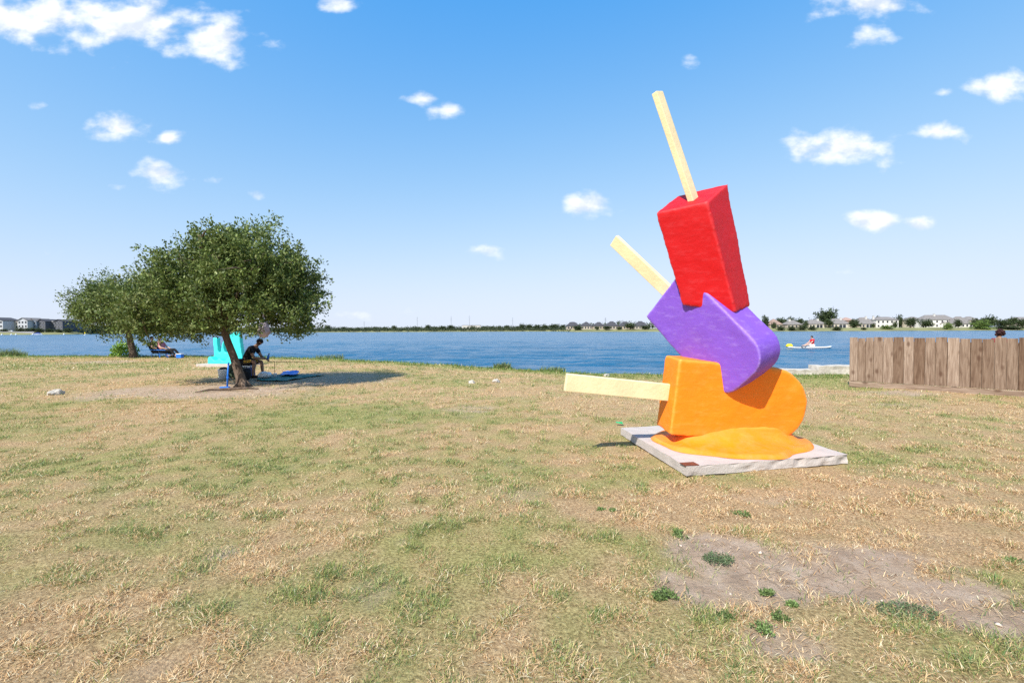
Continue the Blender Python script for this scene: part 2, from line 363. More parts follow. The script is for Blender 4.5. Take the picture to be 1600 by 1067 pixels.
fade = np.clip(1-(lyf-40)/80, 0, 1)*np.clip(1-(np.abs(lxf)-30)/60, 0, 1)
LZ = WATER+2.1*fade*(.075*(fbm(lxf*.42+.16*lyf, lyf*1.05, 4)-.5)+.035*np.sin(2.3*lyf+.55*lxf+3*fbm(lxf*.3, lyf*.3, 2))*fbm(lxf*.15, lyf*.2+40, 2))
ii = (np.arange(len(ly)-1)[:, None]*len(lx)+np.arange(len(lx)-1)[None]).ravel()
_lk = mesh_np('lake', np.stack([lxf, lyf, LZ], 1), np.stack([ii, ii+1, ii+1+len(lx), ii+len(lx)], 1), 4, None, smooth=True); me = _lk.data; bpy.data.objects.remove(_lk)
lake = link('lake', me, water_material()); tag(lake, kind='structure')

# ------------------------------------------------------------------ far shore
FPXX = [-900, -300, 0, 100, 250, 480, 860, 900, 1000, 1190, 1600, 2200, 3200]
FYY = [300, 360, 380, 400, 600, 850, 800, 500, 470, 410, 400, 380, 300]
def fshore(px): return float(np.interp(px, FPXX, FYY))
BD = [-12, 0, 3, 9, 25, 45, 120, 600, 3500]; BZ = [-2.0, -.35, .25, .9, 2.2, 2.7, 3.0, 5, 14]
def bank(d): return float(np.interp(d, BD, BZ))
fv, ff = [], []
pxs = np.concatenate([np.arange(-900, 3201, 12)])
for p in pxs:
    Y0 = fshore(p)+6*(float(vnoise(np.array([p*.05]), np.array([3.3]))[0])-.5)
    s = (p-800)/720.0
    for d, z in zip(BD, BZ): fv.append((s*(Y0+d), Y0+d, z+(.6*(mnoise.noise(Vector((p*.03, d*.05, 0)))) if d > 5 else 0)))
k = len(BD)
for i in range(len(pxs)-1):
    for j in range(k-1): ff += [i*k+j, (i+1)*k+j, (i+1)*k+j+1, i*k+j+1]
far_shore = mesh_np('far_shore', np.array(fv), ff, 4, mat('far_grass', (.20, .195, .08), .35, .05, .95, detail=8), smooth=True)
tag(far_shore, kind='structure')
def farpos(px, d):
    Y = fshore(px)+d; q = at(px, 512, Y); return Vector((q.x, Y, bank(d)))

# ------------------------------------------------------------------ popsicle sculpture
def paint(name, base, chalk):
    """rough hand-laid plaster under worn gloss paint"""
    m = bpy.data.materials.new(name); m.use_nodes = True; t = m.node_tree; N = t.nodes; L = t.links
    b = N['Principled BSDF']; b.inputs['Specular IOR Level'].default_value = .35
    tcn = N.new('ShaderNodeTexCoord')
    def nz_(s, d=5, r=.6, sc=(1, 1, 1)):
        mp = N.new('ShaderNodeMapping'); mp.inputs['Scale'].default_value = sc; L.new(tcn.outputs['Object'], mp.inputs[0])
        n = N.new('ShaderNodeTexNoise'); n.inputs['Scale'].default_value = s; n.inputs['Detail'].default_value = d; n.inputs['Roughness'].default_value = r
        L.new(mp.outputs[0], n.inputs['Vector']); return n.outputs['Fac']
    def rng_(f, a, b_, lo=0., hi=1.):
        r = N.new('ShaderNodeMapRange'); L.new(f, r.inputs[0]); r.inputs[1].default_value = a; r.inputs[2].default_value = b_; r.inputs[3].default_value = lo; r.inputs[4].default_value = hi; return r.outputs[0]
    def mix(f, x, y, ty='MIX'):
        r = N.new('ShaderNodeMix'); r.data_type = 'RGBA'; r.blend_type = ty
        for i, v in ((0, f), (6, x), (7, y)):
            if hasattr(v, 'links'): L.new(v, r.inputs[i])
            elif isinstance(v, tuple): r.inputs[i].default_value = (*v, 1)
            else: r.inputs[i].default_value = v
        return r.outputs[2]
    broad = nz_(1.6, 4); brush = nz_(13, 6, .65, (.5, .5, 1.4)); specks = nz_(38, 3)
    c = mix(rng_(broad, .35, .7, 0, .5), base, tuple(min(1, x*.86+.0) for x in base))
    c = mix(rng_(brush, .52, .80, 0, .34), c, chalk); c = mix(rng_(nz_(3.1, 7, .7), .55, .75, 0, .12), c, chalk)
    c = mix(rng_(specks, .70, .76, 0, .45), c, chalk)
    sx = N.new('ShaderNodeSeparateXYZ'); L.new(tcn.outputs['Object'], sx.inputs[0])
    low = rng_(sx.outputs[2], .32, .0, 0, 1); ml = N.new('ShaderNodeMath'); ml.operation = 'MULTIPLY'; L.new(low, ml.inputs[0]); L.new(rng_(nz_(7, 7, .7), .42, .72, 0, .22), ml.inputs[1])
    c = mix(ml.outputs[0], c, (.42, .33, .24))                                # dust splashed up from the slab
    c = mix(rng_(nz_(5, 8, .75, (1.6, 1.6, .25)), .62, .78, 0, .30), c, tuple(x*.45 for x in base))   # old runs and scuffs
    geo = N.new('ShaderNodeNewGeometry')
    c = mix(rng_(geo.outputs['Pointiness'], .512, .56, 0, .6), c, chalk)      # paint rubbed thin on the arrises
    L.new(c, b.inputs['Base Color']); L.new(rng_(brush, .3, .7, .5, .75), b.inputs['Roughness'])
    bp = N.new('ShaderNodeBump'); bp.inputs['Strength'].default_value = .32; bp.inputs['Distance'].default_value = .008
    h = N.new('ShaderNodeMath'); h.operation = 'ADD'; L.new(brush, h.inputs[0]); L.new(nz_(30, 5), h.inputs[1])
    L.new(h.outputs[0], bp.inputs['Height']); L.new(bp.outputs[0], b.inputs['Normal'])
    return m
M_red = paint('red_paint', (.54, .002, .005), (.60, .07, .08))
M_pur = paint('purple_paint', (.20, .082, .52), (.44, .32, .68))
M_org = paint('orange_paint', (.89, .22, .005), (.92, .38, .08))

def lumpy(name, me, m, parent, voxel=.017, smooth=10, disp=.02, dscale=.35):
    """turns a crisp solid into a hand-built plaster form: even mesh, softened arrises, slight lumps"""
    o = bpy.data.objects.new(name, me); COL.objects.link(o)
    r = o.modifiers.new('r', 'REMESH'); r.mode = 'VOXEL'; r.voxel_size = voxel
    s = o.modifiers.new('s', 'SMOOTH'); s.factor = .5; s.iterations = smooth
    tx = bpy.data.textures.new(name, 'CLOUDS'); tx.noise_scale = dscale; tx.noise_depth = 3
    d = o.modifiers.new('d', 'DISPLACE'); d.texture = tx; d.strength = disp*2; d.mid_level = .5; d.texture_coords = 'LOCAL'
    me2 = applied(o); me2.shade_smooth(); me2.name = name
    return link(name, me2, m, parent)
def bar_solid(c, u, v, n, W, T, L, end='round', r=.04):
    """popsicle: flat at the stick end, round at the other, outline in u,v and thickness along n"""
    rr = W/2 if end == 'round' else r; pts = [(0.0, W/2)]; k = 10
    for i in range(k+1):
        a = math.pi/2-math.pi/2*i/k; pts.append((L-rr+rr*math.cos(a), W/2-rr+rr*math.sin(a)))
    for i in range(k+1):
        a = -math.pi/2*i/k; pts.append((L-rr+rr*math.cos(a), -W/2+rr+rr*math.sin(a)))
    pts.append((0.0, -W/2))
    bm = bmesh.new(); A = []; B = []
    for (p, q) in pts:
        A.append(bm.verts.new(c+u*p+v*q+n*T/2)); B.append(bm.verts.new(c+u*p+v*q-n*T/2))
    bm.faces.new(A); bm.faces.new(B[::-1]); q = len(A)
    for i in range(q): bm.faces.new((A[i], B[i], B[(i+1) % q], A[(i+1) % q]))
    bmesh.ops.recalc_face_normals(bm, faces=bm.faces)
    me = bpy.data.meshes.new('bar'); bm.to_mesh(me); bm.free(); return me
def hexa(c8):
    bm = bmesh.new(); v = [bm.verts.new(p) for p in c8]
    for f in ((0, 1, 2, 3), (7, 6, 5, 4), (0, 4, 5, 1), (1, 5, 6, 2), (2, 6, 7, 3), (3, 7, 4, 0)): bm.faces.new([v[i] for i in f])
    bmesh.ops.recalc_face_normals(bm, faces=bm.faces)
    me = bpy.data.meshes.new('hexa'); bm.to_mesh(me); bm.free(); return me
def stick(name, a, b, wdir, w, t, parent, ndir=None):
    """flat wooden stick from a to b, w wide along wdir, t thick"""
    a = Vector(a); b = Vector(b); u = (b-a).normalized(); wd = Vector(wdir); wd = (wd-u*wd.dot(u)).normalized(); n = u.cross(wd)
    m = MB(); m.box((a+b)/2, ((b-a).length, w, t), Matrix((u, wd, n)).transposed(), bevel=.008)
    return m.build(name, M_stick, parent)

base_c = Vector((2.68, 5.80, 0))
slab_thing = empty('sculpture_plinth', base_c, 0, 'low square concrete slab carrying the stacked popsicle sculpture, chipped along its front edge', 'plinth')
SF, SR, SL = gnd(1073, 744), gnd(1325, 724), gnd(970, 679)
SB = SR+SL-SF
def slab_mesh(c4, z0, z1, name, m, parent, off):
    bm = bmesh.new()
    lo = [bm.verts.new(Vector((p.x, p.y, z0))-off) for p in c4]; hi = [bm.verts.new(Vector((p.x, p.y, z1))-off) for p in c4]
    bm.faces.new(lo[::-1]); bm.faces.new(hi)
    for i in range(4): bm.faces.new((lo[i], lo[(i+1) % 4], hi[(i+1) % 4], hi[i]))
    bmesh.ops.subdivide_edges(bm, edges=bm.edges[:], cuts=24, use_grid_fill=True)
    for v in bm.verts:                                  # worn, chipped lower front edge
        if v.co.z < .02: v.co.z = .0
        p = v.co+off; e = mnoise.noise(p*7)*.012
        side = min((p-SF).length, 9)
        if v.co.z < z1-.005: v.co += Vector((0, 1, 0))*max(0, mnoise.noise(p*11))*.035*(1 if p.y < 5.2 else .3)
        v.co += Vector((e*.4, e*.4, e*.35))
    bmesh.ops.recalc_face_normals(bm, faces=bm.faces)
    me = bpy.data.meshes.new(name); bm.to_mesh(me); bm.free(); me.shade_smooth()
    mod = link(name, me, m, parent); return mod
SLABZ = .10
sm = slab_mesh([SF, SR, SB, SL], -.06, SLABZ, 'slab', M_conc, slab_thing, base_c)
for p in sm.data.polygons: p.use_smooth = False
pq = gnd(1077, 725.5, SLABZ)-base_c
pm = MB(); pm.box((0, 0, 0), (.16, .11, .008), bevel=.002)
po = pm.build('plaque', mat('bronze_plaque', (.13, .045, .03), .4, 40, .5, .5, 120), slab_thing, pq+Vector((0, 0, .006)), R(10))
tag(po, label='small dark red brown plaque near the front corner')

sc = empty('popsicle_sculpture', Vector((base_c.x, base_c.y, SLABZ)), 0, 'tall painted sculpture of three stacked popsicles in orange, purple and red', 'sculpture')
S0 = sc.location.copy()
def V3(*a): return Vector(a)
# orange, lying down
ou, ov, on = V3(.994, .049, -.096), V3(.099, -.067, .993), V3(.042, -.997, -.071)
oc = V3(1.90, 5.63, .722)-S0
ob = lumpy('orange_popsicle', bar_solid(oc, ou, ov, on, .91, .46, 1.62), M_org, sc, disp=.010)
stick('stick', oc+ou*.12+ov*.015, oc-ou*1.29+V3(0, -.19, 0)+ov*.05, ov, .205, .07, ob)
# melted skirt
bm = bmesh.new(); NT, NS = 96, 14; rings = []
pc = V3(2.68, 5.67, SLABZ)
for i in range(NT):
    a = 2*math.pi*i/NT; ca, sa = math.cos(a), math.sin(a)
    ro = (.95*.72)/math.hypot(.72*ca, .95*sa)*(1+.05*math.sin(3*a+.6)+.035*math.sin(5*a+2)+.02*math.sin(9*a))
    ri = (abs(ca/.68)**4+abs(sa/.19)**4)**-.25
    col = []
    for j in range(NS+1):
        s = j/NS; rr = ro+(ri-ro)*s
        xi = pc.x+ri*ca; amp = .015+.20*min(1, max(0, (xi-1.93)/.24))**1.5
        z = .004+.035*min(1, s*9)+amp*(.16*s+.84*s**5)
        col.append(bm.verts.new(pc-S0+V3(rr*ca, rr*sa, z)))
    rings.append(col)
for i in range(NT):
    for j in range(NS): bm.faces.new((rings[i][j], rings[(i+1) % NT][j], rings[(i+1) % NT][j+1], rings[i][j+1]))
bm.faces.new([r[-1] for r in rings])
for v in bm.verts: v.co += V3(0, 0, 1)*mnoise.noise(v.co*5)*.016*(1 if v.co.z > .02 else 0)
bmesh.ops.recalc_face_normals(bm, faces=bm.faces)
me = bpy.data.meshes.new('melted_skirt'); bm.to_mesh(me); bm.free(); me.shade_smooth()
tag(link('melted_skirt', me, M_org, ob), label='puddle of melted orange ice spreading over the slab')
# purple, leaning across it
pu, pv, pn = V3(.493, -.47, -.732), V3(.316, -.687, .654), V3(-.811, -.553, -.19)
pcn = V3(2.105, 5.99, 2.003)-S0
pb = lumpy('purple_popsicle', bar_solid(pcn, pu, pv, pn, .86, .46, 1.44, 'soft', .30), M_pur, sc, disp=.009)
t0 = at(1037, 449, 6.0)-S0; t1 = at(959.5, 375.5, 6.35)-S0
stick('stick', t0+(t0-t1)*.25, t1, pv, .17, .06, pb)
# red, standing on top
def rp(px, py, Y): return at(px, py, Y)-S0
tA, tB, tC = rp(1024, 333, 5.50), rp(1105, 315, 5.12), rp(1137, 287, 5.46)
tD = tA+tC-tB
dn = (rp(1148, 481, 5.24)-tB); dn2 = (rp(1063, 470, 5.58)-tA); dn3 = (rp(1172, 470, 5.50)-tC)
e = 1.05
rb = lumpy('red_popsicle', hexa([tA, tB, tC, tD, tA+dn2*e, tB+dn*e, tC+dn3*e, tA+dn2*e+tC+dn3*e-tB-dn*e]), M_red, sc, disp=.009)
s0 = (tA+tB+tC+tD)/4
s1 = rp(1027, 145, 5.38)
s0p = rp(1081, 306, 5.42)
stick('stick', s0p+(s0p-s1)*.2, s1, (tC-tB), .135, .07, rb)

# ------------------------------------------------------------------ grass blades on the lawn
PAL_G = np.array([(.14, .19, .048), (.22, .27, .075), (.32, .345, .115), (.42, .41, .18), (.14, .23, .085)])
PAL_S = np.array([(.68, .47, .245), (.78, .585, .345), (.53, .32, .15), (.84, .71, .48), (.25, .135, .065)])
def blades(y0, y1, dens, len_, wid, nseg, seed, side=1.18, margin=2.0):
    r = np.random.default_rng(seed)
    xm = side*y1+margin; n = int(dens*(y1-y0)*2*xm)
    x = r.uniform(-xm, xm, n); y = r.uniform(y0, y1, n)
    keep = np.abs(x) < side*y+margin; x, y = x[keep], y[keep]
    keep = (shore(x)-y) > -.15; x, y = x[keep], y[keep]
    d, g, n1, n3 = masks(x, y)
    # soil stays open, tufts gather by the small-scale noise
    tuft = fbm(x*7+11, y*7+3, 3)
    p = (1-.93*d)*np.clip(.5+1.7*(tuft-.42), .36, 1)
    # keep the slab and the fence foot free
    inb = (np.abs(x-2.66) < 1.0) & (np.abs(y-5.85) < .95)
    p = np.where(inb, 0, p)
    keep = r.random(len(x)) < p; x, y, d, g, n1, tuft = (q[keep] for q in (x, y, d, g, n1, tuft))
    n = len(x); z = height(x, y)-.012
    isg = r.random(n) < np.clip(g*.95-.05+(tuft-.5)*.9, .06, .85)
    lay = np.where(isg, r.uniform(.5, 1.35, n), r.uniform(1.0, 1.5, n))       # angle from upright
    L = len_*np.where(isg, r.uniform(.6, 1.35, n), r.uniform(.7, 1.7, n))*np.clip(.55+tuft, .6, 1.3)
    L = L*np.clip(.5+1.4*(tuft-.25), .5, 1.35)*np.where(shore(x)-y < 1.6, 1.7, 1.0)
    wv_ = wid*r.uniform(.7, 1.35, n)
    az = r.uniform(0, 2*np.pi, n)
    dx, dy = np.cos(az), np.sin(az)
    rgb = np.where(isg[:, None], PAL_G[r.integers(0, 5, n)], PAL_S[r.choice(5, n, p=[.32, .26, .2, .1, .12])])
    edge = sstep(2.6, .8, shore(x)-y)[:, None]
    rgb = rgb*(1-edge*isg[:, None])+edge*isg[:, None]*np.array([.13, .21, .045])
    rgb = np.minimum(rgb*r.uniform(.82, 1.24, (n, 1)), .9)
    P = np.stack([x, y, z], 1); S = np.stack([-dy, dx, np.zeros(n)], 1)*(wv_/2)[:, None]
    def along(t, bend):
        a = lay*bend
        return np.stack([dx*np.sin(a)*L*t, dy*np.sin(a)*L*t, np.cos(a)*L*t], 1)
    if nseg == 1:
        V = np.stack([P-S, P+S, P+along(1, 1)+[0, 0, .004]], 1); idx = np.array([0, 1, 2]); cnt = [3]; k = 3
    else:
        m = P+along(.55, .75)
        V = np.stack([P-S, P+S, m+S*.8, m-S*.8, P+along(1, 1.05)+[0, 0, .006]], 1); idx = np.array([0, 1, 2, 3, 3, 2, 4]); cnt = [4, 3]; k = 5
    loops = (np.arange(n)[:, None]*k+idx[None]).ravel()
    return V.reshape(-1, 3), loops, np.tile(cnt, n), np.repeat(rgb, k, 0)
sets = [blades(1.2, 3.6, 16000, .037, .0030, 2, 1), blades(3.6, 6.0, 7900, .040, .0044, 2, 2),
        blades(6.0, 10.0, 4000, .050, .0072, 1, 3), blades(10.0, 18.0, 1200, .058, .013, 1, 4), blades(18.0, 31.0, 380, .075, .026, 1, 5)]
off = 0; LV, LL, LC, LR = [], [], [], []
for V, l, c, r_ in sets:
    LV.append(V); LL.append(l+off); LC.append(c); LR.append(r_); off += len(V)
gob = mesh_np('lawn_grass', np.concatenate(LV), np.concatenate(LL), np.concatenate(LC), M_blade, col=np.concatenate(LR))
tag(gob, 'short mown grass, part green and part dried to straw, over the lawn', 'grass', kind='stuff')

# ------------------------------------------------------------------ trees
LEAF_PAL = np.array([(.09, .135, .028), (.13, .18, .042), (.185, .23, .065), (.28, .31, .12), (.055, .085, .02)])
def leaf_cloud(centers, dirs, n_each, spread, length, leaf, seed, pal=LEAF_PAL):
    """sprigs: leaves strung along a twig direction round each centre"""
    r = np.random.default_rng(seed); C = np.repeat(centers, n_each, 0); D = np.repeat(dirs, n_each, 0); n = len(C)
    t = r.uniform(-.5, .5, (n, 1))
    P = C+D*t*length+r.normal(0, 1, (n, 3))*spread*(1.15-np.abs(t))
    a = r.normal(0, 1, (n, 3))+D*.9+[0, 0, .25]; a /= np.linalg.norm(a, axis=1, keepdims=True)
    b = np.cross(a, r.normal(0, 1, (n, 3))); b /= np.linalg.norm(b, axis=1, keepdims=True)
    s = leaf*r.uniform(.6, 1.35, (n, 1))
    V = np.stack([P, P+a*s*.5+b*s*.26, P+a*s, P+a*s*.5-b*s*.26], 1).reshape(-1, 3)
    tone = np.repeat(r.uniform(.75, 1.3, len(centers)), n_each)[:, None]
    rgb = pal[r.choice(len(pal), n, p=[.25, .3, .22, .1, .13])]*tone*r.uniform(.8, 1.2, (n, 1))
    return V, np.arange(4*n), np.repeat(rgb, 4, 0)
def oak(name, base, pts_trunk, rad_trunk, crown_fn, n_sprig, n_leaf, leaf, seed, label, limbs=14, spr_len=.6, spr=.10):
    r = np.random.default_rng(seed)
    root = empty(name, base, 0, label, 'tree')
    tb = MB(); tb.tube(pts_trunk, rad_trunk, 12)
    for k in range(5):                                   # root flare
        a = k*1.26+.4; tb.tube([(0, 0, .18), (.16*math.cos(a), .16*math.sin(a), .03), (.30*math.cos(a), .30*math.sin(a), -.05)], [rad_trunk[0]*.6, rad_trunk[0]*.35, .02], 6)
    trunk = tb.build('trunk', M_bark, root, smooth=True)
    C, D = crown_fn(r, n_sprig)
    top = Vector(pts_trunk[-1]); bb = MB()
    pick = r.choice(len(C), limbs, replace=False)
    for i in pick:
        e = Vector(C[i]); st = Vector(pts_trunk[-2]).lerp(top, r.uniform(0, 1)); mid = st.lerp(e, .5)+Vector((0, 0, .22))+Vector(r.normal(0, .12, 3))
        bb.tube([st, st.lerp(mid, .6), mid, e], [rad_trunk[-1]*.75, rad_trunk[-1]*.5, rad_trunk[-1]*.33, .012], 6)
        for q in range(4):
            j = int(np.argmin(np.linalg.norm(C-np.array(mid.lerp(e, r.uniform(.2, .9)))-r.normal(0, .5, 3), axis=1))); s2 = mid.lerp(e, r.uniform(0, .7))
            bb.tube([s2, s2.lerp(Vector(C[j]), .5)+Vector((0, 0, .06)), Vector(C[j])], [.03, .02, .007], 5)
    bb.build('branch', M_bark, trunk, smooth=True)
    V, L, rgb = leaf_cloud(C, D, n_leaf, spr, spr_len, leaf, seed+1)
    cr = mesh_np('crown', V, L, 4, M_leaf, root, col=rgb)
    return root
def blob_crown(blobs, flat, upw=.6, kids=1):
    """crown filled from ellipsoid blobs (c, r); sprigs lean outwards and up"""
    def fn(r, n):
        w = np.array([b[1][0]*b[1][1]*b[1][2] for b in blobs])**.75; w /= w.sum()
        C, D = [], []
        ctr = np.average(np.array([b[0] for b in blobs]), axis=0, weights=w)
        while len(C) < n:
            b = blobs[r.choice(len(blobs), p=w)]; v = r.normal(0, 1, 3); v /= np.linalg.norm(v)
            rr = r.uniform(.25, 1)**.42
            if r.random() < .16: rr *= r.uniform(1.05, 1.32)
            p = np.array(b[0])+v*rr*np.array(b[1])
            if p[2] < flat+.15*r.normal(): continue
            d = (p-ctr); d /= np.linalg.norm(d)+1e-6; d = d+np.array([0, 0, upw])+r.normal(0, .35, 3); d /= np.linalg.norm(d)
            for _ in range(kids):
                C.append(p+r.normal(0, 1, 3)*.17*np.array([1, 1, .7])); dd = d+r.normal(0, .45, 3); D.append(dd/np.linalg.norm(dd))
        return np.array(C), np.array(D)
    return fn
tb_ = gnd(379, 604); TB = Vector((tb_.x, tb_.y, hz(tb_.x, tb_.y)))
blobs = [((-.35, .2, 2.75), (2.0, 2.1, 1.25)), ((.6, 0, 2.55), (1.5, 1.7, 1.3)), ((-.1, .2, 3.35), (1.5, 1.5, 1.15)), ((-1.9, .3, 2.2), (1.35, 1.5, 1.05)), ((1.2, 0, 2.4), (.9, 1.2, .85)), ((.5, .0, 3.4), (1.0, 1.2, .85)), ((-2.7, .4, 2.05), (.8, 1.0, .6)), ((-1.2, 0, 3.2), (1.1, 1.2, .7))]
oak('oak_tree', TB, [(0, 0, -.1), (-.05, 0, .25), (-.22, 0, .8), (-.40, .02, 1.25), (-.52, .05, 1.6), (-.5, .1, 2.1)], [.175, .125, .10, .092, .088, .07],
    blob_crown(blobs, 1.15, .8, 6), 2200, 46, .078, 11, 'broad green oak tree with a leaning trunk shading the seated man', limbs=22, spr_len=.66, spr=.055)
t2 = gnd(196, 558.5); T2 = Vector((t2.x+.5, t2.y, hz(t2.x, t2.y)))
blobs2 = [((-.2, 0, 3.1), (2.6, 2.6, 1.5)), ((-1.4, 0, 2.7), (1.7, 2, 1.2)), ((1.4, 0, 3.0), (2.2, 2, 1.5)), ((.3, 0, 3.9), (1.8, 1.8, 1.0)), ((2.6, .2, 2.4), (1.4, 1.5, .9)), ((-2.0, 0, 3.2), (.9, 1.2, .9))]
oak('oak_tree', T2, [(0, 0, -.1), (-.06, 0, .4), (-.2, 0, 1.0), (-.3, 0, 1.6), (-.3, 0, 2.3)], [.23, .18, .16, .14, .1],
    blob_crown(blobs2, 1.0, .7, 5), 1500, 38, .115, 21, 'smaller looking oak tree at the water edge, left of and behind the nearer oak', limbs=16, spr_len=.8, spr=.16)
def bush(name, loc, rx, rz, n, leaf, seed, label, cat='bush', pal=None, group=None, m=None):
    r = np.random.default_rng(seed); v = r.normal(0, 1, (n, 3)); v /= np.linalg.norm(v, axis=1, keepdims=True); v[:, 2] = np.abs(v[:, 2])
    C = v*(r.uniform(.3, 1, (n, 1))**.5)*[rx, rx*.8, rz]
    V, L, rgb = leaf_cloud(C, v, 14, .10*rx, .35*rx, leaf, seed, pal if pal is not None else LEAF_PAL*1.6)
    o = mesh_np(name, V, L, 4, m or M_leaf, col=rgb); o.location = loc
    return tag(o, label, cat, group)
p = gnd(186, 557); bush('shore_bush', (p.x-.3, p.y+.8, -.05), .75, .95, 130, .13, 5, 'bright green bush at the water edge beside the far oak trunk', pal=LEAF_PAL*np.array([2.0, 2.3, 1.4]))

# tall weeds at the waterline
def weed_tuft(name, loc, h, rad, n, seed, label, cat, rgb0, group=None, wid=.012, flop=.5):
    r = np.random.default_rng(seed); a = r.uniform(0, 2*np.pi, n); rr = rad*np.sqrt(r.random(n)); P = np.stack([rr*np.cos(a), rr*np.sin(a), np.zeros(n)], 1)
    a2 = r.uniform(0, 2*np.pi, n); le = r.uniform(.05, flop, n); L = h*r.uniform(.5, 1.1, n)
    d = np.stack([np.cos(a2)*np.sin(le), np.sin(a2)*np.sin(le), np.cos(le)], 1)
    s = np.stack([-np.sin(a2), np.cos(a2), np.zeros(n)], 1)*wid*r.uniform(.7, 1.3, (n, 1))/2
    m_ = P+d*L[:, None]*.55; tip = P+d*L[:, None]+np.stack([np.cos(a2), np.sin(a2), -.5*np.ones(n)], 1)*(L*.25)[:, None]
    V = np.stack([P-s, P+s, m_+s, m_-s, tip], 1).reshape(-1, 3)
    idx = (np.arange(n)[:, None]*5+np.array([0, 1, 2, 3, 3, 2, 4])[None]).ravel()
    rgb = np.repeat(np.array(rgb0)*r.uniform(.65, 1.35, (n, 1)), 5, 0)
    o = mesh_np(name, V, idx, np.tile([4, 3], n), M_blade, col=rgb); o.location = loc
    return tag(o, label, cat, group)
for i, (px, py, h, rad, lab) in enumerate([(518, 560, .42, .8, 'tall pale weeds at the shoreline right of the oak tree'), (786, 573, .38, .35, 'small tuft of tall weeds at the middle of the shoreline'),
        (8, 556, .75, .7, 'tall grey green weeds on the shoreline at the left frame edge'), (24, 556, .5, .5, 'lower grey green weed clump just right of the leftmost shore weeds'), (865, 580, .3, .5, 'short weeds on the shoreline left of the orange popsicle')]):
    q = gnd(px, py); y_ = float(shore(np.array([q.x]))[0])-.15
    weed_tuft('shore_weed', (q.x, y_, hz(q.x, y_)-.02), h, rad, 260, 40+i, lab, 'weed', (.19, .23, .09), wid=.022)
# low green weeds in and around the bare soil
WL = [(1122, 873, .13, 'flat round grey green weed patch on the bare soil'), (1416, 955, .15, 'long flat grey green weed mat at the lower edge of the bare soil'), (1027, 928, .055, 'bright green weed at the left rim of the bare soil'),
      (1042, 924, .06, 'bright green weed just right of the one at the left rim of the bare soil'), (1200, 924, .035, 'tiny green sprig in the middle of the bare soil'), (1240, 942, .03, 'tiny green sprig right of the middle of the bare soil'),
      (1139, 963, .04, 'small green weed at the lower left of the bare soil'), (1223, 963, .05, 'green weed low in the bare soil, right of the small lower left one'), (1194, 983, .05, 'green weed between straw at the bottom of the bare soil'),
      (1590, 880, .06, 'dark green weed in the straw near the right frame edge'), (1058, 832, .05, 'small dark weed at the upper left rim of the bare soil'), (958, 797, .04, 'small upright green weed in the straw below the plinth'), (941, 797, .035, 'smaller green weed left of the upright one below the plinth'),
      (1160, 800, .06, 'low green weed in the straw under the plinth front')]
for i, (px, py, rad, lab) in enumerate(WL):
    q = gnd(px, py); flat = i in (0, 1); rad = rad*(.62 if flat else .5)
    r = np.random.default_rng(300+i); n = 260 if flat else 70
    a = r.uniform(0, 2*np.pi, n); rr = np.sqrt(r.random(n)); C = np.stack([rr*np.cos(a)*rad*(1.6 if i == 1 else 1.15), rr*np.sin(a)*rad*.9, r.uniform(.004, .02 if flat else rad*.8, n)], 1)
    if not flat: C[:, :2] += r.normal(0, rad*.75, (5, 2))[r.integers(0, 5, n)]
    D = np.stack([np.cos(a), np.sin(a), np.full(n, .5)], 1); D /= np.linalg.norm(D, axis=1, keepdims=True)
    pal = np.array([(.10, .15, .075), (.13, .19, .09), (.16, .22, .11), (.19, .25, .13), (.08, .11, .05)]) if flat else np.array([(.11, .17, .05), (.15, .22, .07), (.2, .28, .10), (.25, .32, .14), (.08, .12, .04)])*r.uniform(.8, 1.25)
    V, L, rgb = leaf_cloud(C, D, 5, .005, .012, .011 if flat else .015, 500+i, pal)
    o = mesh_np('ground_weed', V, L, 4, M_blade, col=rgb); o.location = (q.x, q.y, hz(q.x, q.y)-.008); tag(o, lab, 'weed', 'low weeds on the lawn')

# ------------------------------------------------------------------ rocks, blocks, litter
M_rock = mat('limestone', (.47, .43, .37), .25, 4, .95, .7, 14)
def rock(loc, size, seed, label, name='field_stone', m=None):
    bm = bmesh.new(); bmesh.ops.create_icosphere(bm, subdivisions=3, radius=1)
    sv = Vector((seed*3.1, seed*1.7, 0))
    for v in bm.verts:
        f = 1+.45*mnoise.noise(v.co*1.4+sv)+.16*mnoise.noise(v.co*4+sv); v.co = Vector((v.co.x*size[0]*f, v.co.y*size[1]*f, max(-.35, v.co.z)*size[2]*f))
    me = bpy.data.meshes.new(name); bm.to_mesh(me); bm.free()
    return tag(link(name, me, m or M_rock, None, loc, seed), label, 'rock')
for i, (px, py, s_, lab) in enumerate([(88, 617, (.15, .11, .10), 'pale stone lying in the dry grass at far left'), (737, 599.5, (.11, .09, .06), 'flat pale stone, left of the pair on the open lawn'), (775, 598.5, (.10, .09, .08), 'rounded pale stone, right of the pair on the open lawn'),
                                       (948, 587.5, (.13, .1, .06), 'whitish stone at the bank above the orange popsicle stick'), (497, 560, (.12, .1, .05), 'small white stone on the bank by the tall shoreline weeds')]):
    q = gnd(px, py); rock((q.x, q.y, hz(q.x, q.y)+s_[2]*.25), s_, i+1, lab)
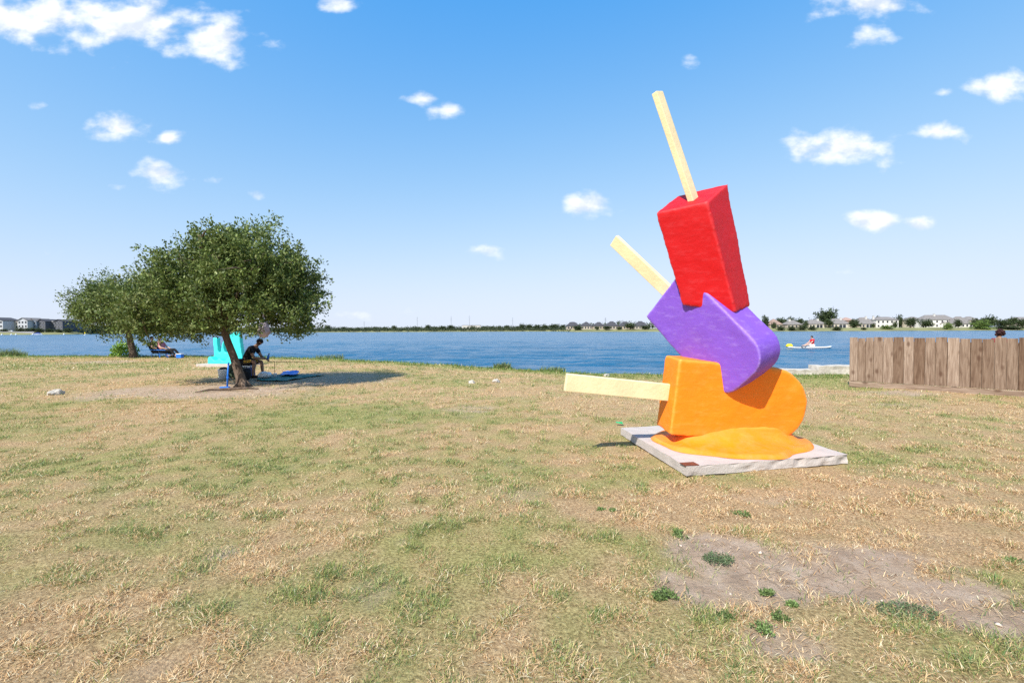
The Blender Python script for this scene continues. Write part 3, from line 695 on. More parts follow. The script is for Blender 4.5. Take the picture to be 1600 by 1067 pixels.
def block(px0, px1, ytop, ybot, Y, label):
    a = at(px0, ybot, Y); b = at(px1, ybot, Y); t = at((px0+px1)/2, ytop, Y)
    bm = bmesh.new(); bmesh.ops.create_cube(bm, size=1); bmesh.ops.subdivide_edges(bm, edges=bm.edges[:], cuts=6, use_grid_fill=True)
    w = (b-a).length; h = t.z+.45
    for v in bm.verts:
        v.co = Vector((v.co.x*w, v.co.y*.55, v.co.z*h)); v.co += Vector((mnoise.noise(v.co*3+a), mnoise.noise(v.co*3+b), mnoise.noise(v.co*3-a)))*.05
    me = bpy.data.meshes.new('limestone_block'); bm.to_mesh(me); bm.free()
    return tag(link('limestone_block', me, M_rock, None, ((a.x+b.x)/2, Y, t.z-h/2)), label, 'stone block', 'stone blocks along the bank')
block(1203, 1271, 577, 590, 15.5, 'lower rough limestone block on the bank right of the sculpture')
block(1271.5, 1345, 571, 590, 15.55, 'taller rough limestone block on the bank reaching behind the fence')
q = gnd(968, 665); lm_ = MB(); lm_.box((0, 0, .012), (.11, .05, .012), Matrix.Rotation(.2, 3, 'Y'), .003); lm_.box((.02, .01, .02), (.05, .045, .01), Matrix.Rotation(-.3, 3, 'X'), .003)
tag(lm_.build('litter_wrapper', mat('green_wrapper', (.02, .5, .2), .1, 5, .4), None, (q.x, q.y, hz(q.x, q.y)+.03)), 'small bright green wrapper on the grass left of the plinth', 'litter')
q = gnd(332, 612); st_ = MB(); st_.tube([(-.2, -.35, .02), (.0, -.1, .05), (.35, .1, .04), (.8, .12, .06), (1.05, .2, .03)], [.012, .03, .035, .03, .012], 7)
tag(st_.build('fallen_branch', M_bark, None, (q.x, q.y, hz(q.x, q.y)), smooth=True), 'crooked dead branch on the soil in front of the oak trunk', 'branch')

# ------------------------------------------------------------------ wooden fence
def wood_material():
    m = bpy.data.materials.new('weathered_cedar'); m.use_nodes = True; t = m.node_tree; N = t.nodes; L = t.links
    b = N['Principled BSDF']; b.inputs['Roughness'].default_value = .85; b.inputs['Specular IOR Level'].default_value = .15
    tcn = N.new('ShaderNodeTexCoord'); oi = N.new('ShaderNodeObjectInfo')
    ad = N.new('ShaderNodeVectorMath'); ad.operation = 'MULTIPLY_ADD'; L.new(oi.outputs['Random'], ad.inputs[0]); ad.inputs[1].default_value = (37, 53, 71); L.new(tcn.outputs['Object'], ad.inputs[2])
    kn = N.new('ShaderNodeTexVoronoi'); kn.inputs['Scale'].default_value = 1.0; kn.inputs['Randomness'].default_value = 1
    mk = N.new('ShaderNodeMapping'); mk.inputs['Scale'].default_value = (5.5, 5.5, 3.0); L.new(ad.outputs[0], mk.inputs[0]); L.new(mk.outputs[0], kn.inputs['Vector'])
    mp = N.new('ShaderNodeMapping'); mp.inputs['Scale'].default_value = (20, 20, 1.6); L.new(ad.outputs[0], mp.inputs[0])
    n = N.new('ShaderNodeTexNoise'); n.inputs['Scale'].default_value = 1.6; n.inputs['Detail'].default_value = 6; n.inputs['Distortion'].default_value = .9; L.new(mp.outputs[0], n.inputs['Vector'])
    r = N.new('ShaderNodeValToRGB'); L.new(n.outputs['Fac'], r.inputs[0]); e = r.color_ramp.elements
    e[0].position = .3; e[0].color = (.12, .08, .056, 1); e[1].position = .74; e[1].color = (.28, .218, .168, 1); q = e.new(.5); q.color = (.195, .143, .106, 1)
    grey = N.new('ShaderNodeMix'); grey.data_type = 'RGBA'; L.new(oi.outputs['Random'], grey.inputs[0])
    grey.inputs[6].default_value = (.66, .55, .47, 1); grey.inputs[7].default_value = (1.45, 1.45, 1.45, 1)
    mu = N.new('ShaderNodeMix'); mu.data_type = 'RGBA'; mu.blend_type = 'MULTIPLY'; mu.inputs[0].default_value = 1; L.new(r.outputs[0], mu.inputs[6]); L.new(grey.outputs[2], mu.inputs[7])
    kr = N.new('ShaderNodeMapRange'); L.new(kn.outputs['Distance'], kr.inputs[0]); kr.inputs[1].default_value = .10; kr.inputs[2].default_value = .26; kr.inputs[3].default_value = .75; kr.inputs[4].default_value = 0
    mk2 = N.new('ShaderNodeMix'); mk2.data_type = 'RGBA'; L.new(kr.outputs[0], mk2.inputs[0]); L.new(mu.outputs[2], mk2.inputs[6]); mk2.inputs[7].default_value = (.085, .045, .028, 1)
    L.new(mk2.outputs[2], b.inputs['Base Color'])
    bp = N.new('ShaderNodeBump'); bp.inputs['Strength'].default_value = .4; bp.inputs['Distance'].default_value = .006; L.new(n.outputs['Fac'], bp.inputs['Height']); L.new(bp.outputs[0], b.inputs['Normal'])
    return m
M_wood = wood_material()
FL, FR = gnd(1327, 604), gnd(1600, 621.5)
fd = (FR-FL); fd.z = 0; flen = fd.length; fu = fd.normalized(); fang = math.atan2(fu.y, fu.x)
FH = at(1327, 527, FL.y).z
fence = empty('plank_fence', (FL.x, FL.y, 0), fang, 'low weathered brown plank fence with a bottom kick board at right', 'fence')
x = 0.0; i = 0; r = random.Random(3)
variants = []
while x < flen*1.9:
    w = r.uniform(.155, .20) if i not in (1, 2) else .15
    top = FH+r.uniform(-.022, .014); z0 = .155+.0*x
    b = MB(); b.box((0, 0, (top-z0)/2), (w, .018, top-z0), bevel=.006)
    o = b.build('board', M_wood, fence, (x+w/2, (.004 if i % 2 else -.004)+r.uniform(-.002, .002), z0)); o.rotation_euler = (R(r.uniform(-.3, .3)), 0, R(r.uniform(-.8, .8)))
    gp = .007 if r.random() < .6 else .013
    bt_ = MB(); bt_.box((0, 0, (FH-.1-z0)/2), (.06, .012, FH-.1-z0)); bt_.build('added_gap_strip', M_wood, fence, (x+w+gp/2, .0245, z0)); x += w+gp; i += 1  # strip added behind each joint so the board gaps read dark
ftot = x
kb = MB(); kb.box((0, 0, 0), (.14, .04, ftot), bevel=.004)
o = kb.build('kick_board', M_wood, fence, (ftot/2, -.036, .078)); o.rotation_euler = (0, R(90), 0)
for zz in (.32, 1.05):
    rl = MB(); rl.box((0, 0, 0), (.09, .04, ftot-.02), bevel=.003); o = rl.build('rail', M_wood, fence, (ftot/2, .054, zz)); o.rotation_euler = (0, R(90), 0)
for px_ in (.06, ftot*.33, ftot*.66, ftot-.06):
    ps = MB(); ps.box((0, 0, .52), (.09, .09, 1.24), bevel=.004); ps.build('post', M_wood, fence, (px_, .122, 0))

# ------------------------------------------------------------------ teal sculpture beyond the oak
tq = gnd(331, 574); TY = tq.y+.9; ts = TY/FPX
tz = empty('sculpture_plinth', (tq.x, TY, 0), R(-12), 'pale low slab under the teal sculpture beyond the oak trunk', 'plinth')
b = MB(); b.box((.2, 0, .05), (1.9, 1.5, .14), bevel=.012); b.build('slab', M_conc, tz)
tz2 = empty('teal_sculpture', (tq.x+.22, TY, .12), R(-8), 'turquoise sculpture with a split prong and an oval hole behind the oak trunk', 'sculpture')
out = [(-.70, 0), (.72, 0), (.66, .5), (.60, 1.0), (.56, 1.5), (.50, 1.62), (.34, 1.60), (.20, 1.56), (-.02, 1.44), (-.20, 1.22), (-.30, .98), (-.36, .62), (-.42, .50), (-.48, .62), (-.52, .95), (-.53, 1.30), (-.74, 1.32), (-.72, .9), (-.70, .4)]
hole = [(-.10+.12*math.cos(a), .86+.33*math.sin(a)) for a in [2*math.pi*k/20 for k in range(20)]]
out = [(p_, q_*.86) for p_, q_ in out]; hole = [(p_, q_*.86) for p_, q_ in hole]; b = MB(); b.prism(out, -.11, .11); body = link('t', b.mesh('t')); hb = MB(); hb.prism(hole, -.5, .5); cut = link('c', hb.mesh('c'))
bo = body.modifiers.new('b', 'BOOLEAN'); bo.object = cut; bo.operation = 'DIFFERENCE'; bo.solver = 'EXACT'
bpy.context.view_layer.update(); me = applied(body); bpy.data.objects.remove(cut)
lumpy('body', me, M_teal, tz2, voxel=.03, smooth=4, disp=.01)
b = MB(); NW = 28
pr = [(-.74+1.50*k/NW, .20+.07*math.sin(k*.75)+.05*math.sin(k*.33+1)) for k in range(NW+1)]
b.prism([(-.74, 0), *pr, (.76, 0)], -.42, .30); lumpy('wavy_base', b.mesh('w'), M_teal, tz2, voxel=.03, smooth=4, disp=.012)

# ------------------------------------------------------------------ people
def skin_mesh(verts, edges, radii, sub=2):
    me = bpy.data.meshes.new('skin'); me.from_pydata([Vector(v) for v in verts], edges, [])
    o = bpy.data.objects.new('skin', me); COL.objects.link(o)
    o.modifiers.new('s', 'SKIN').use_smooth_shade = True
    for i, r_ in enumerate(radii): me.skin_vertices[0].data[i].radius = (r_, r_) if isinstance(r_, (int, float)) else r_
    me.skin_vertices[0].data[0].use_root = True
    sb = o.modifiers.new('u', 'SUBSURF'); sb.levels = sub; sb.render_levels = sub
    bpy.context.view_layer.update()
    out = applied(o); out.shade_smooth(); return out
def join_meshes(meshes, name):
    bm = bmesh.new()
    for m_ in meshes: bm.from_mesh(m_)
    for m_ in meshes: bpy.data.meshes.remove(m_)
    me = bpy.data.meshes.new(name); bm.to_mesh(me); bm.free(); me.shade_smooth(); return me
def person(loc, rotz, J, label, skin, shirt, shorts, hair=None, shoes=None, long_legs=False, group=None, curly=False, stripe=None):
    """J: joints in metres. One continuous skinned body; clothing and hair are children."""
    root = empty('person', loc, rotz, label, 'person', group)
    g = {k_: Vector(v_) for k_, v_ in J.items()}
    names, rad, ed = [], [], []
    def add(n_, p, r_, par=None):
        names.append((n_, Vector(p))); rad.append(r_); i = len(names)-1
        if par is not None: ed.append((par, i))
        return i
    pel = add('pel', g['pelvis'], (.15, .12)); wa = add('wa', g['pelvis'].lerp(g['chest'], .5), (.135, .10), pel); ch = add('ch', g['chest'], (.155, .115), wa)
    nb = add('nb', g['neck'], .062, ch); hb_ = add('hb', g['neck'].lerp(g['head'], .5), .055, nb)
    hd = add('hd', g['head'], (.078, .092), hb_); up = (g['head']-g['neck']).normalized(); add('ht', g['head']+up*.085, (.068, .08), hd)
    F_ = g.get('face', Vector((1, 0, 0))).normalized()
    for s in ('L', 'R'):
        sh = add('sh', g['sh'+s], .068, ch); el = add('el', g['el'+s], .045, sh); fo = add('fo', g['el'+s].lerp(g['wr'+s], .4), .043, el); wr = add('wr', g['wr'+s], .028, fo)
        hdv = (g['wr'+s]-g['el'+s]).normalized(); pal = add('pa', g['wr'+s]+hdv*.055, (.038, .022), wr)
        hp = add('hp', g['hip'+s], .098, pel); th = add('th', g['hip'+s].lerp(g['kn'+s], .45), .082, hp); kn = add('kn', g['kn'+s], .060, th)
        ca = add('ca', g['kn'+s].lerp(g['an'+s], .35), .058, kn); an = add('an', g['an'+s], .038, ca); add('to', g['to'+s], .032, an)
    meshes = [skin_mesh([p for _, p in names], ed, rad)]
    for s in ('L', 'R'):                                        # five separate bent fingers per hand
        w = g['wr'+s]; d = (w-g['el'+s]).normalized(); side = d.cross(Vector((0, 0, 1)))
        side = side.normalized() if side.length > .05 else Vector((0, 1, 0)); nrm = side.cross(d).normalized()
        for q, (off_, ln) in enumerate(((-.027, .065), (-.009, .078), (.009, .074), (.026, .058))):
            a = w+d*.075+side*off_; m1 = a+d*ln*.5-nrm*.008; m2 = m1+d*ln*.35-nrm*ln*.3; m3 = m2+d*ln*.12-nrm*ln*.3
            meshes.append(skin_mesh([a-d*.03, m1, m2, m3], [(0, 1), (1, 2), (2, 3)], [.009, .0088, .008, .007], 1))
        a = w+d*.035+side*.03; meshes.append(skin_mesh([a-side*.012, a+side*.02+d*.022, a+side*.022+d*.05-nrm*.012], [(0, 1), (1, 2)], [.011, .010, .008], 1))
    sd = F_.cross(up).normalized(); fb = MB(); c = g['head']
    fb.poly([c+F_*.085+up*.035, c+F_*.118-up*.012, c+F_*.088-up*.02+sd*.017, c+F_*.088-up*.02-sd*.017], [(0, 1, 2), (0, 3, 1), (1, 3, 2), (0, 2, 3)])
    for s in (-1, 1): fb.ball(c+sd*s*.08+F_*-.005, .03, 8, (.5, .6, 1)); 
    fb.box(c+F_*.088-up*.047, (.02, .02, .008))
    meshes.append(fb.mesh('f'))
    link('body', join_meshes(meshes, 'body'), skin, root)
    for s in (-1, 1):
        e_ = MB(); e_.ball(c+F_*.086+up*.018+sd*s*.032, .012, 8); e_.build('eye', M_hair, root, smooth=True)
    # shirt
    V, E_, Rr = [], [], []
    def ad(p, r_, par=None):
        V.append(Vector(p)); Rr.append(r_)
        if par is not None: E_.append((par, len(V)-1))
        return len(V)-1
    a0 = ad(g['pelvis']+(g['chest']-g['pelvis'])*.02, (.172, .142)); a1 = ad(g['pelvis'].lerp(g['chest'], .5), (.158, .122), a0); a2 = ad(g['chest'], (.172, .132), a1); ad(g['chest'].lerp(g['neck'], .75), .078, a2)
    for s in ('L', 'R'):
        h_ = ad(g['sh'+s], .086, a2); ad(g['sh'+s].lerp(g['el'+s], .62), .070, h_)
    link('shirt', skin_mesh(V, E_, Rr), shirt, root)
    V, E_, Rr = [], [], []
    a0 = ad(g['pelvis'], (.172, .145))
    for s in ('L', 'R'):
        h_ = ad(g['hip'+s], .118, a0); k_ = ad(g['hip'+s].lerp(g['kn'+s], .5), .108, h_); e_ = ad(g['hip'+s].lerp(g['kn'+s], .86), .098, k_)
        if long_legs: n_ = ad(g['kn'+s], .08, e_); ad(g['an'+s].lerp(g['kn'+s], .1), .062, n_)
    so_ = link('shorts', skin_mesh(V, E_, Rr), shorts, root)
    if stripe:
        for s in ('L', 'R'):
            a = g['hip'+s].lerp(g['kn'+s], .15); b_ = g['hip'+s].lerp(g['kn'+s], .84)
            for dz, dy in ((.0, -.112), (.05, -.10)):
                k_ = MB(); k_.tube([a+Vector((0, dy, dz)), a.lerp(b_, .5)+Vector((0, dy, dz)), b_+Vector((0, dy*.9, dz))], .012, 6); k_.build('stripe', stripe, so_)
    if hair:
        h_ = MB(); cc = c+up*.045-F_*.018
        h_.ball(cc, .105, 16, (1.02, .95, 1.0))
        if curly:
            rr = random.Random(4)
            for k_ in range(60):
                v_ = Vector((rr.gauss(0, 1), rr.gauss(0, 1), rr.gauss(.3, 1))).normalized()
                if v_.dot(F_) > .55 and v_.z < .3: continue
                h_.ball(cc+v_*.105, rr.uniform(.025, .045), 6)
        hm = h_.mesh('hair', True)
        bm = bmesh.new(); bm.from_mesh(hm)                      # keep the face clear
        bmesh.ops.delete(bm, geom=[v for v in bm.verts if (v.co-c).dot(F_) > .052 and (v.co-c).dot(up) < .062], context='VERTS')
        bmesh.ops.delete(bm, geom=[v for v in bm.verts if (v.co-c).dot(up) < -.055], context='VERTS'); bm.to_mesh(hm); bm.free()
        link('hair', hm, hair, root)
    if shoes:
        for s in ('L', 'R'):
            d = (g['to'+s]-g['an'+s]); d.z = 0; d.normalize(); k_ = MB()
            k_.box(g['an'+s]+d*.07+Vector((0, 0, -.045)), (.26, .09, .075), Matrix.Rotation(math.atan2(d.y, d.x), 3, 'Z'), .03); k_.build('shoe', shoes, root, smooth=True)
    return root
# man on the cool box under the oak (he faces right, leaning on his knees)
mq = gnd(392, 590); MP = Vector((mq.x, mq.y, hz(mq.x, mq.y)))
JM = dict(pelvis=(-.20, 0, .53), chest=(.05, 0, .90), neck=(.20, 0, 1.04), head=(.30, 0, 1.14), face=(1, 0, -.15), shL=(.08, .19, .96), shR=(.08, -.19, .96), elL=(.25, .22, .66), elR=(.24, -.22, .66),
          wrL=(.46, .10, .60), wrR=(.47, -.10, .62), hipL=(-.16, .11, .50), hipR=(-.16, -.11, .50), knL=(.27, .16, .52), knR=(.22, -.16, .54), anL=(.30, .17, .09), anR=(.16, -.16, .09), toL=(.44, .18, .035), toR=(.30, -.17, .035))
person(MP, 0, JM, 'man in black shirt and shorts sitting bent forward under the oak holding a bottle', M_skin, M_black, mat('dark_shorts', (.02, .02, .025), .2, 8, .9), M_hair, M_black, stripe=mat('yellow_stripe', (.75, .45, .05), .1, 5, .8))
b = MB(); b.tube([(0, 0, 0), (0, 0, .11), (0, 0, .14), (0, 0, .17)], [.038, .038, .018, .018], 12); bt = b.build('drink_bottle', M_blue, None, MP+Vector((.56, -.0, .60)), smooth=True); bt.rotation_euler = (0, R(15), 0)
tag(bt, 'blue bottle held in the hands of the seated man', 'bottle')
b = MB(); b.tube([(0, 0, 0), (0, 0, .03)], .02, 10); o = b.build('cap', M_black, bt, (0, 0, .168))
cb = empty('cool_box', MP+Vector((-.20, .0, 0)), 0, 'blue cool box with white lid that the man sits on', 'cooler')
b = MB(); b.box((0, 0, .17), (.52, .36, .32), bevel=.025); b.build('body', mat('cooler_blue', (.02, .06, .28), .1, 5, .5), cb)
b = MB(); b.box((0, 0, .368), (.56, .40, .07), bevel=.02); b.build('lid', M_white, cb)
b = MB(); b.tube([(-.29, -.1, .2), (-.32, -.1, .28), (-.32, .1, .28), (-.29, .1, .2)], .012, 6); b.build('handle', M_white, cb)
def camo():
    m = mat('camouflage_cloth', (.07, .10, .06), .9, 14, .95); return m
def bag(loc, size, m, label, seed, cat='bag', name='duffel_bag', strap=True):
    e_ = empty(name, loc, 0, label, cat)
    bm = bmesh.new(); bmesh.ops.create_cube(bm, size=1); bmesh.ops.subdivide_edges(bm, edges=bm.edges[:], cuts=7, use_grid_fill=True)
    for v in bm.verts:
        n_ = v.co.normalized()*.55; v.co = v.co.lerp(n_, .85); f = 1+.28*mnoise.noise(v.co*4+Vector((seed, 0, 0))); v.co = Vector((v.co.x*size[0]*f, v.co.y*size[1]*f, (v.co.z*f+.5)*size[2]))
        v.co.z = max(0, v.co.z)
    me = bpy.data.meshes.new('body'); bm.to_mesh(me); bm.free(); me.shade_smooth(); link('body', me, m, e_)
    if strap:
        k_ = MB(); k_.tube([(-size[0]*.25, 0, size[2]*.9), (-size[0]*.12, 0, size[2]*1.2), (size[0]*.12, 0, size[2]*1.2), (size[0]*.25, 0, size[2]*.9)], .012, 6); k_.build('handle', M_black, e_)
    return e_
bag(MP+Vector((-.12, -.38, 0)), (.42, .25, .34), camo(), 'green camouflage bag at the feet of the seated man', 1)
p = gnd(361, 591); bag((p.x, p.y+.1, hz(p.x, p.y)), (.26, .25, .42), camo(), 'green camouflage bag left of the oak trunk', 2)
p = gnd(371, 597); bag((p.x+.05, p.y+.35, hz(p.x, p.y)), (.25, .3, .34), M_black, 'black bag right behind the oak trunk base', 3)
p = gnd(349, 593); e_ = empty('bucket', (p.x, p.y, hz(p.x, p.y)), 0, 'white bucket with a dark cloth in it left of the oak', 'bucket')
b = MB(); b.tube([(0, 0, 0), (0, 0, .30), (0, 0, .32)], [.12, .15, .155], 18); b.build('pail', M_white, e_, smooth=True)
b = MB(); b.ball((.02, 0, .32), .13, 10, (1, 1, .55)); b.build('cloth', M_black, e_, smooth=True)
p = gnd(355, 606.5); e_ = empty('pole_stand', (p.x, p.y, hz(p.x, p.y)), 0, 'bright blue upright pole on a small foot, left of the oak trunk', 'pole')
b = MB(); b.tube([(0, 0, 0), (.02, 0, .35), (.05, 0, .68)], .021, 10); b.build('pole', M_blue, e_, smooth=True)
b = MB(); b.box((-.06, 0, .02), (.24, .10, .035), bevel=.012); b.build('foot', M_blue, e_)
b = MB(); b.tube([(.02, 0, .26), (.02, 0, .30)], .032, 10); b.build('collar', M_blue, e_)
def sheet(name, px4, h, m, label, cat, z=.012, seed=1):
    P = [gnd(*q_) for q_ in px4]; c_ = sum(P, Vector())/4; bm = bmesh.new(); n_ = 22; rows = []
    for i_ in range(n_+1):
        row = []
        for j_ in range(n_+1):
            a_ = P[0].lerp(P[1], i_/n_); b_ = P[3].lerp(P[2], i_/n_); q_ = a_.lerp(b_, j_/n_)
            q_.z = hz(q_.x, q_.y)+z+h*abs(mnoise.noise(Vector((q_.x*3.2, q_.y*3.2, seed)))); row.append(bm.verts.new(q_-c_))
        rows.append(row)
    for i_ in range(n_):
        for j_ in range(n_): bm.faces.new((rows[i_][j_], rows[i_+1][j_], rows[i_+1][j_+1], rows[i_][j_+1]))
    r_ = bmesh.ops.extrude_face_region(bm, geom=bm.faces[:]); bmesh.ops.translate(bm, vec=(0, 0, .006), verts=[v for v in r_['geom'] if isinstance(v, bmesh.types.BMVert)])
    bmesh.ops.recalc_face_normals(bm, faces=bm.faces); me = bpy.data.meshes.new(name); bm.to_mesh(me); bm.free(); me.shade_smooth()
    return tag(link(name, me, m, None, c_), label, cat)
sheet('ground_sheet', [(400, 596), (445, 597), (508, 585.5), (412, 586)], .07, mat('green_tarp', (.01, .13, .11), .4, 5, .6), 'crumpled dark green tarp spread in the oak shade', 'tarp')
sheet('blue_mat', [(438, 590), (463, 589.5), (468, 584.5), (444, 585)], .10, M_blue, 'bright blue cloth lying crumpled on the green tarp', 'cloth', z=.09, seed=5)
p = gnd(414, 592); bag((p.x, p.y, hz(p.x, p.y)+.03), (.36, .26, .19), M_white, 'white plastic bag on the tarp by the seated man', 7, name='plastic_bag', strap=False)
p = gnd(430, 591.5); b = MB(); b.tube([(0, 0, 0), (0, 0, .10), (0, 0, .105)], [.045, .055, .057], 14); tag(b.build('cup', M_white, None, (p.x, p.y, hz(p.x, p.y)+.07), smooth=True), 'white cup standing on the green tarp', 'cup')
p = at(412, 527, TB.y-1.0); e_ = bag(p, (.28, .24, .36), mat('clear_bag', (.33, .26, .28), .3, 10, .4), 'pale plastic bag hanging from a lower oak branch', 8, name='hanging_bag', strap=False)
b = MB(); b.tube([(0, 0, .5), (0, 0, .75)], [.02, .012], 6); b.build('neck', mat('clear_bag', (.6, .6, .6)), e_)
b = MB(); b.tube([MP+Vector((.40, .3, .50)), MP+Vector((1.1, .32, .49)), MP+Vector((2.0, .35, .47))], [.012, .009, .004], 6)
rod = b.build('fishing_rod', M_black, None); tag(rod, 'thin dark fishing rod reaching out right of the seated man', 'fishing rod')
b = MB(); b.tube([MP+Vector((.62, .31, .50)), MP+Vector((.62, .31, 0.0))], .008, 6); b.build('rest', M_black, rod)

# two people in low chairs by the water
def low_chair(loc, label):
    e_ = empty('camp_chair', loc, 0, label, 'chair'); m = mat('chair_cloth', (.02, .035, .06), .2, 6, .9)
    b = MB(); b.box((.05, 0, .26), (.52, .52, .03), Matrix.Rotation(R(8), 3, 'Y'), .01); b.build('seat', m, e_)
    b = MB(); b.box((-.33, 0, .58), (.03, .52, .68), Matrix.Rotation(R(-28), 3, 'Y'), .01); b.build('backrest', m, e_)
    for sx in (-.2, .28):
        for sy in (-.26, .26): b = MB(); b.tube([(sx, sy, .26), (sx+.05, sy, 0)], .013, 6); b.build('leg', M_blue, e_)
    for sy in (-.28, .28): b = MB(); b.tube([(-.3, sy, .46), (.2, sy, .44)], .018, 6); b.build('armrest', M_blue, e_)
JS = dict(pelvis=(-.08, 0, .38), chest=(-.30, 0, .76), neck=(-.36, 0, .97), head=(-.34, 0, 1.11), face=(1, 0, -.05), shL=(-.30, .19, .86), shR=(-.30, -.19, .86), elL=(-.10, .27, .60), elR=(-.10, -.27, .60),
          wrL=(.14, .20, .52), wrR=(.14, -.20, .52), hipL=(-.05, .11, .37), hipR=(-.05, -.11, .37), knL=(.42, .14, .47), knR=(.40, -.14, .44), anL=(.72, .14, .12), anR=(.70, -.14, .10), toL=(.84, .15, .10), toR=(.82, -.15, .09))
for (px, sh_, lab, cl) in ((247, mat('navy_shirt', (.02, .022, .045), .2, 6, .9), 'person in dark top reclining in the left of two low chairs by the water', 'left of two dark low camp chairs at the water edge'),
                       (259, mat('pink_shirt', (.50, .17, .24), .2, 6, .9), 'person in pink top reclining in the right of two low chairs by the water', 'right of two dark low camp chairs at the water edge')):
    q = gnd(px, 556.5); Pq = Vector((q.x, 27.4 if px < 250 else 26.7, 0)); Pq.x = at(px, 556, Pq.y).x; Pq.z = hz(Pq.x, Pq.y)
    low_chair(Pq, cl); person(Pq+Vector((0, 0, .0)), 0, JS, lab, M_skin2, sh_, M_black, M_hair, M_black, long_legs=True)
q = at(281, 553, 26.5); b = MB(); b.box((0, 0, .11), (.3, .24, .22), bevel=.03); cbx = b.build('cool_box', M_blue, None, (q.x, 26.5, hz(q.x, 26.5))); tag(cbx, 'small blue box on the grass right of the two low chairs', 'cooler')
b = MB(); b.box((0, 0, .238), (.32, .26, .035), bevel=.012); b.build('lid', M_white, cbx)

# paddler
pq = gnd(1265, 544.5, WATER); bq = empty('paddle_board', (pq.x, pq.y, WATER), R(2), 'white paddle board floating on the lake, yellow gear at its left end', 'paddle board')
bm = bmesh.new(); rows = []
for i in range(25):
    t = -1+2*i/24; x = 2.05*t; w = .40*(max(0, 1-abs(t)**3.0))**.55+.012; zc = .04+.10*max(0, abs(t)-.55)**2*4
    rows.append([bm.verts.new((x, y_, zc+z_)) for (y_, z_) in ((-w, .06), (-w*.9, .10), (0, .115), (w*.9, .10), (w, .06), (w*.7, -.02), (0, -.05), (-w*.7, -.02))])
for i in range(24):
    for k_ in range(8): bm.faces.new((rows[i][k_], rows[i][(k_+1) % 8], rows[i+1][(k_+1) % 8], rows[i+1][k_]))
bm.faces.new(rows[0]); bm.faces.new(rows[-1][::-1]); bmesh.ops.recalc_face_normals(bm, faces=bm.faces)
me = bpy.data.meshes.new('hull'); bm.to_mesh(me); bm.free(); me.shade_smooth(); link('hull', me, M_white, bq)
b = MB(); b.box((-.95, 0, .17), (1.1, .55, .03), bevel=.01); b.build('deck_pad', M_black, bq)
bag((pq.x-1.85, pq.y, WATER+.13), (.5, .36, .3), mat('yellow_gear', (.8, .6, .03), .1, 5, .6), 'yellow gear bag at the left end of the paddle board', 9, name='gear_bag', strap=False)
JP = dict(pelvis=(.10, 0, .22), chest=(.12, 0, .62), neck=(.08, 0, .82), head=(.04, 0, .96), face=(-1, 0, -.1), shL=(.12, -.19, .74), shR=(.12, .19, .74), elL=(-.12, -.22, .50), elR=(-.10, .22, .50),
          wrL=(-.38, -.12, .36), wrR=(-.38, .12, .36), hipL=(.05, -.11, .20), hipR=(.05, .11, .20), knL=(-.38, -.15, .32), knR=(-.38, .15, .30), anL=(-.70, -.14, .20), anR=(-.70, .14, .20), toL=(-.80, -.14, .24), toR=(-.80, .14, .24))
person((pq.x+.15, pq.y, WATER+.06), R(2), JP, 'person in red top and white shorts sitting on the paddle board', M_skin2, mat('red_shirt', (.62, .015, .03), .1, 6, .8), M_white, M_hair)
b = MB(); b.tube([(-.9, -.5, .05), (-.35, -.1, .37), (.5, .3, .75)], .016, 6); b.box((-1.05, -.57, .0), (.4, .12, .03), Matrix.Rotation(R(25), 3, 'Y'), .01)
tag(b.build('paddle', M_black, None, (pq.x+.15, pq.y, WATER+.06)), 'dark paddle held across the knees of the paddler', 'paddle')
# person standing behind the fence, only the hair in view
hp_ = at(1561, 522.5, 15.2); JF = dict(pelvis=(0, 0, .86), chest=(0, 0, 1.22), neck=(0, 0, 1.40), head=(0, 0, 1.52), face=(0, 1, 0), shL=(-.18, 0, 1.34), shR=(.18, 0, 1.34), elL=(-.24, .03, 1.07), elR=(.24, .03, 1.07), wrL=(-.23, .12, .84), wrR=(.23, .12, .84),
      hipL=(-.1, 0, .83), hipR=(.1, 0, .83), knL=(-.11, .02, .46), knR=(.11, .02, .46), anL=(-.11, -.01, .08), anR=(.11, -.01, .08), toL=(-.12, .14, .035), toR=(.12, .14, .035))
gz_ = hz(hp_.x, 15.2)
person((hp_.x, 15.2, hp_.z-1.52), 0, JF, 'person behind the plank fence with only dark curly hair showing', M_skin, mat('maroon_shirt', (.2, .02, .03), .1, 6, .8), M_black, mat('dark_red_hair', (.03, .008, .008), .4, 30, .8), M_black, curly=True)

# ------------------------------------------------------------------ far shore: houses
M_glass = mat('dark_glass', (.03, .035, .045), .2, 2, .15, spec=.5)
M_trim = mat('white_trim', (.55, .53, .50), .05, 2, .7)
ROOF = dict(grey=mat('roof_grey', (.19, .175, .165), .15, .8, .9, .5, 3), brown=mat('roof_brown', (.27, .19, .155), .15, .8, .9, .5, 3), dark=mat('roof_dark', (.06, .06, .068), .2, .8, .9, .5, 3), red=mat('roof_red', (.33, .22, .18), .15, .8, .9, .5, 3))
WALL = dict(tan=mat('wall_tan', (.40, .33, .25), .1, .6, .9), cream=mat('wall_cream', (.52, .46, .37), .08, .6, .9), white=mat('wall_white', (.66, .63, .58), .05, .6, .9), stone=mat('wall_stone', (.42, .36, .30), .2, 1.5, .9),
            grey=mat('wall_grey', (.40, .41, .43), .1, .6, .9), slate=mat('wall_slate', (.085, .09, .11), .12, .6, .9), brick=mat('wall_brick', (.34, .21, .17), .15, 1.5, .9), blue=mat('wall_blue', (.17, .21, .27), .1, .6, .9), pale=mat('wall_pale', (.46, .47, .49), .08, .6, .9))
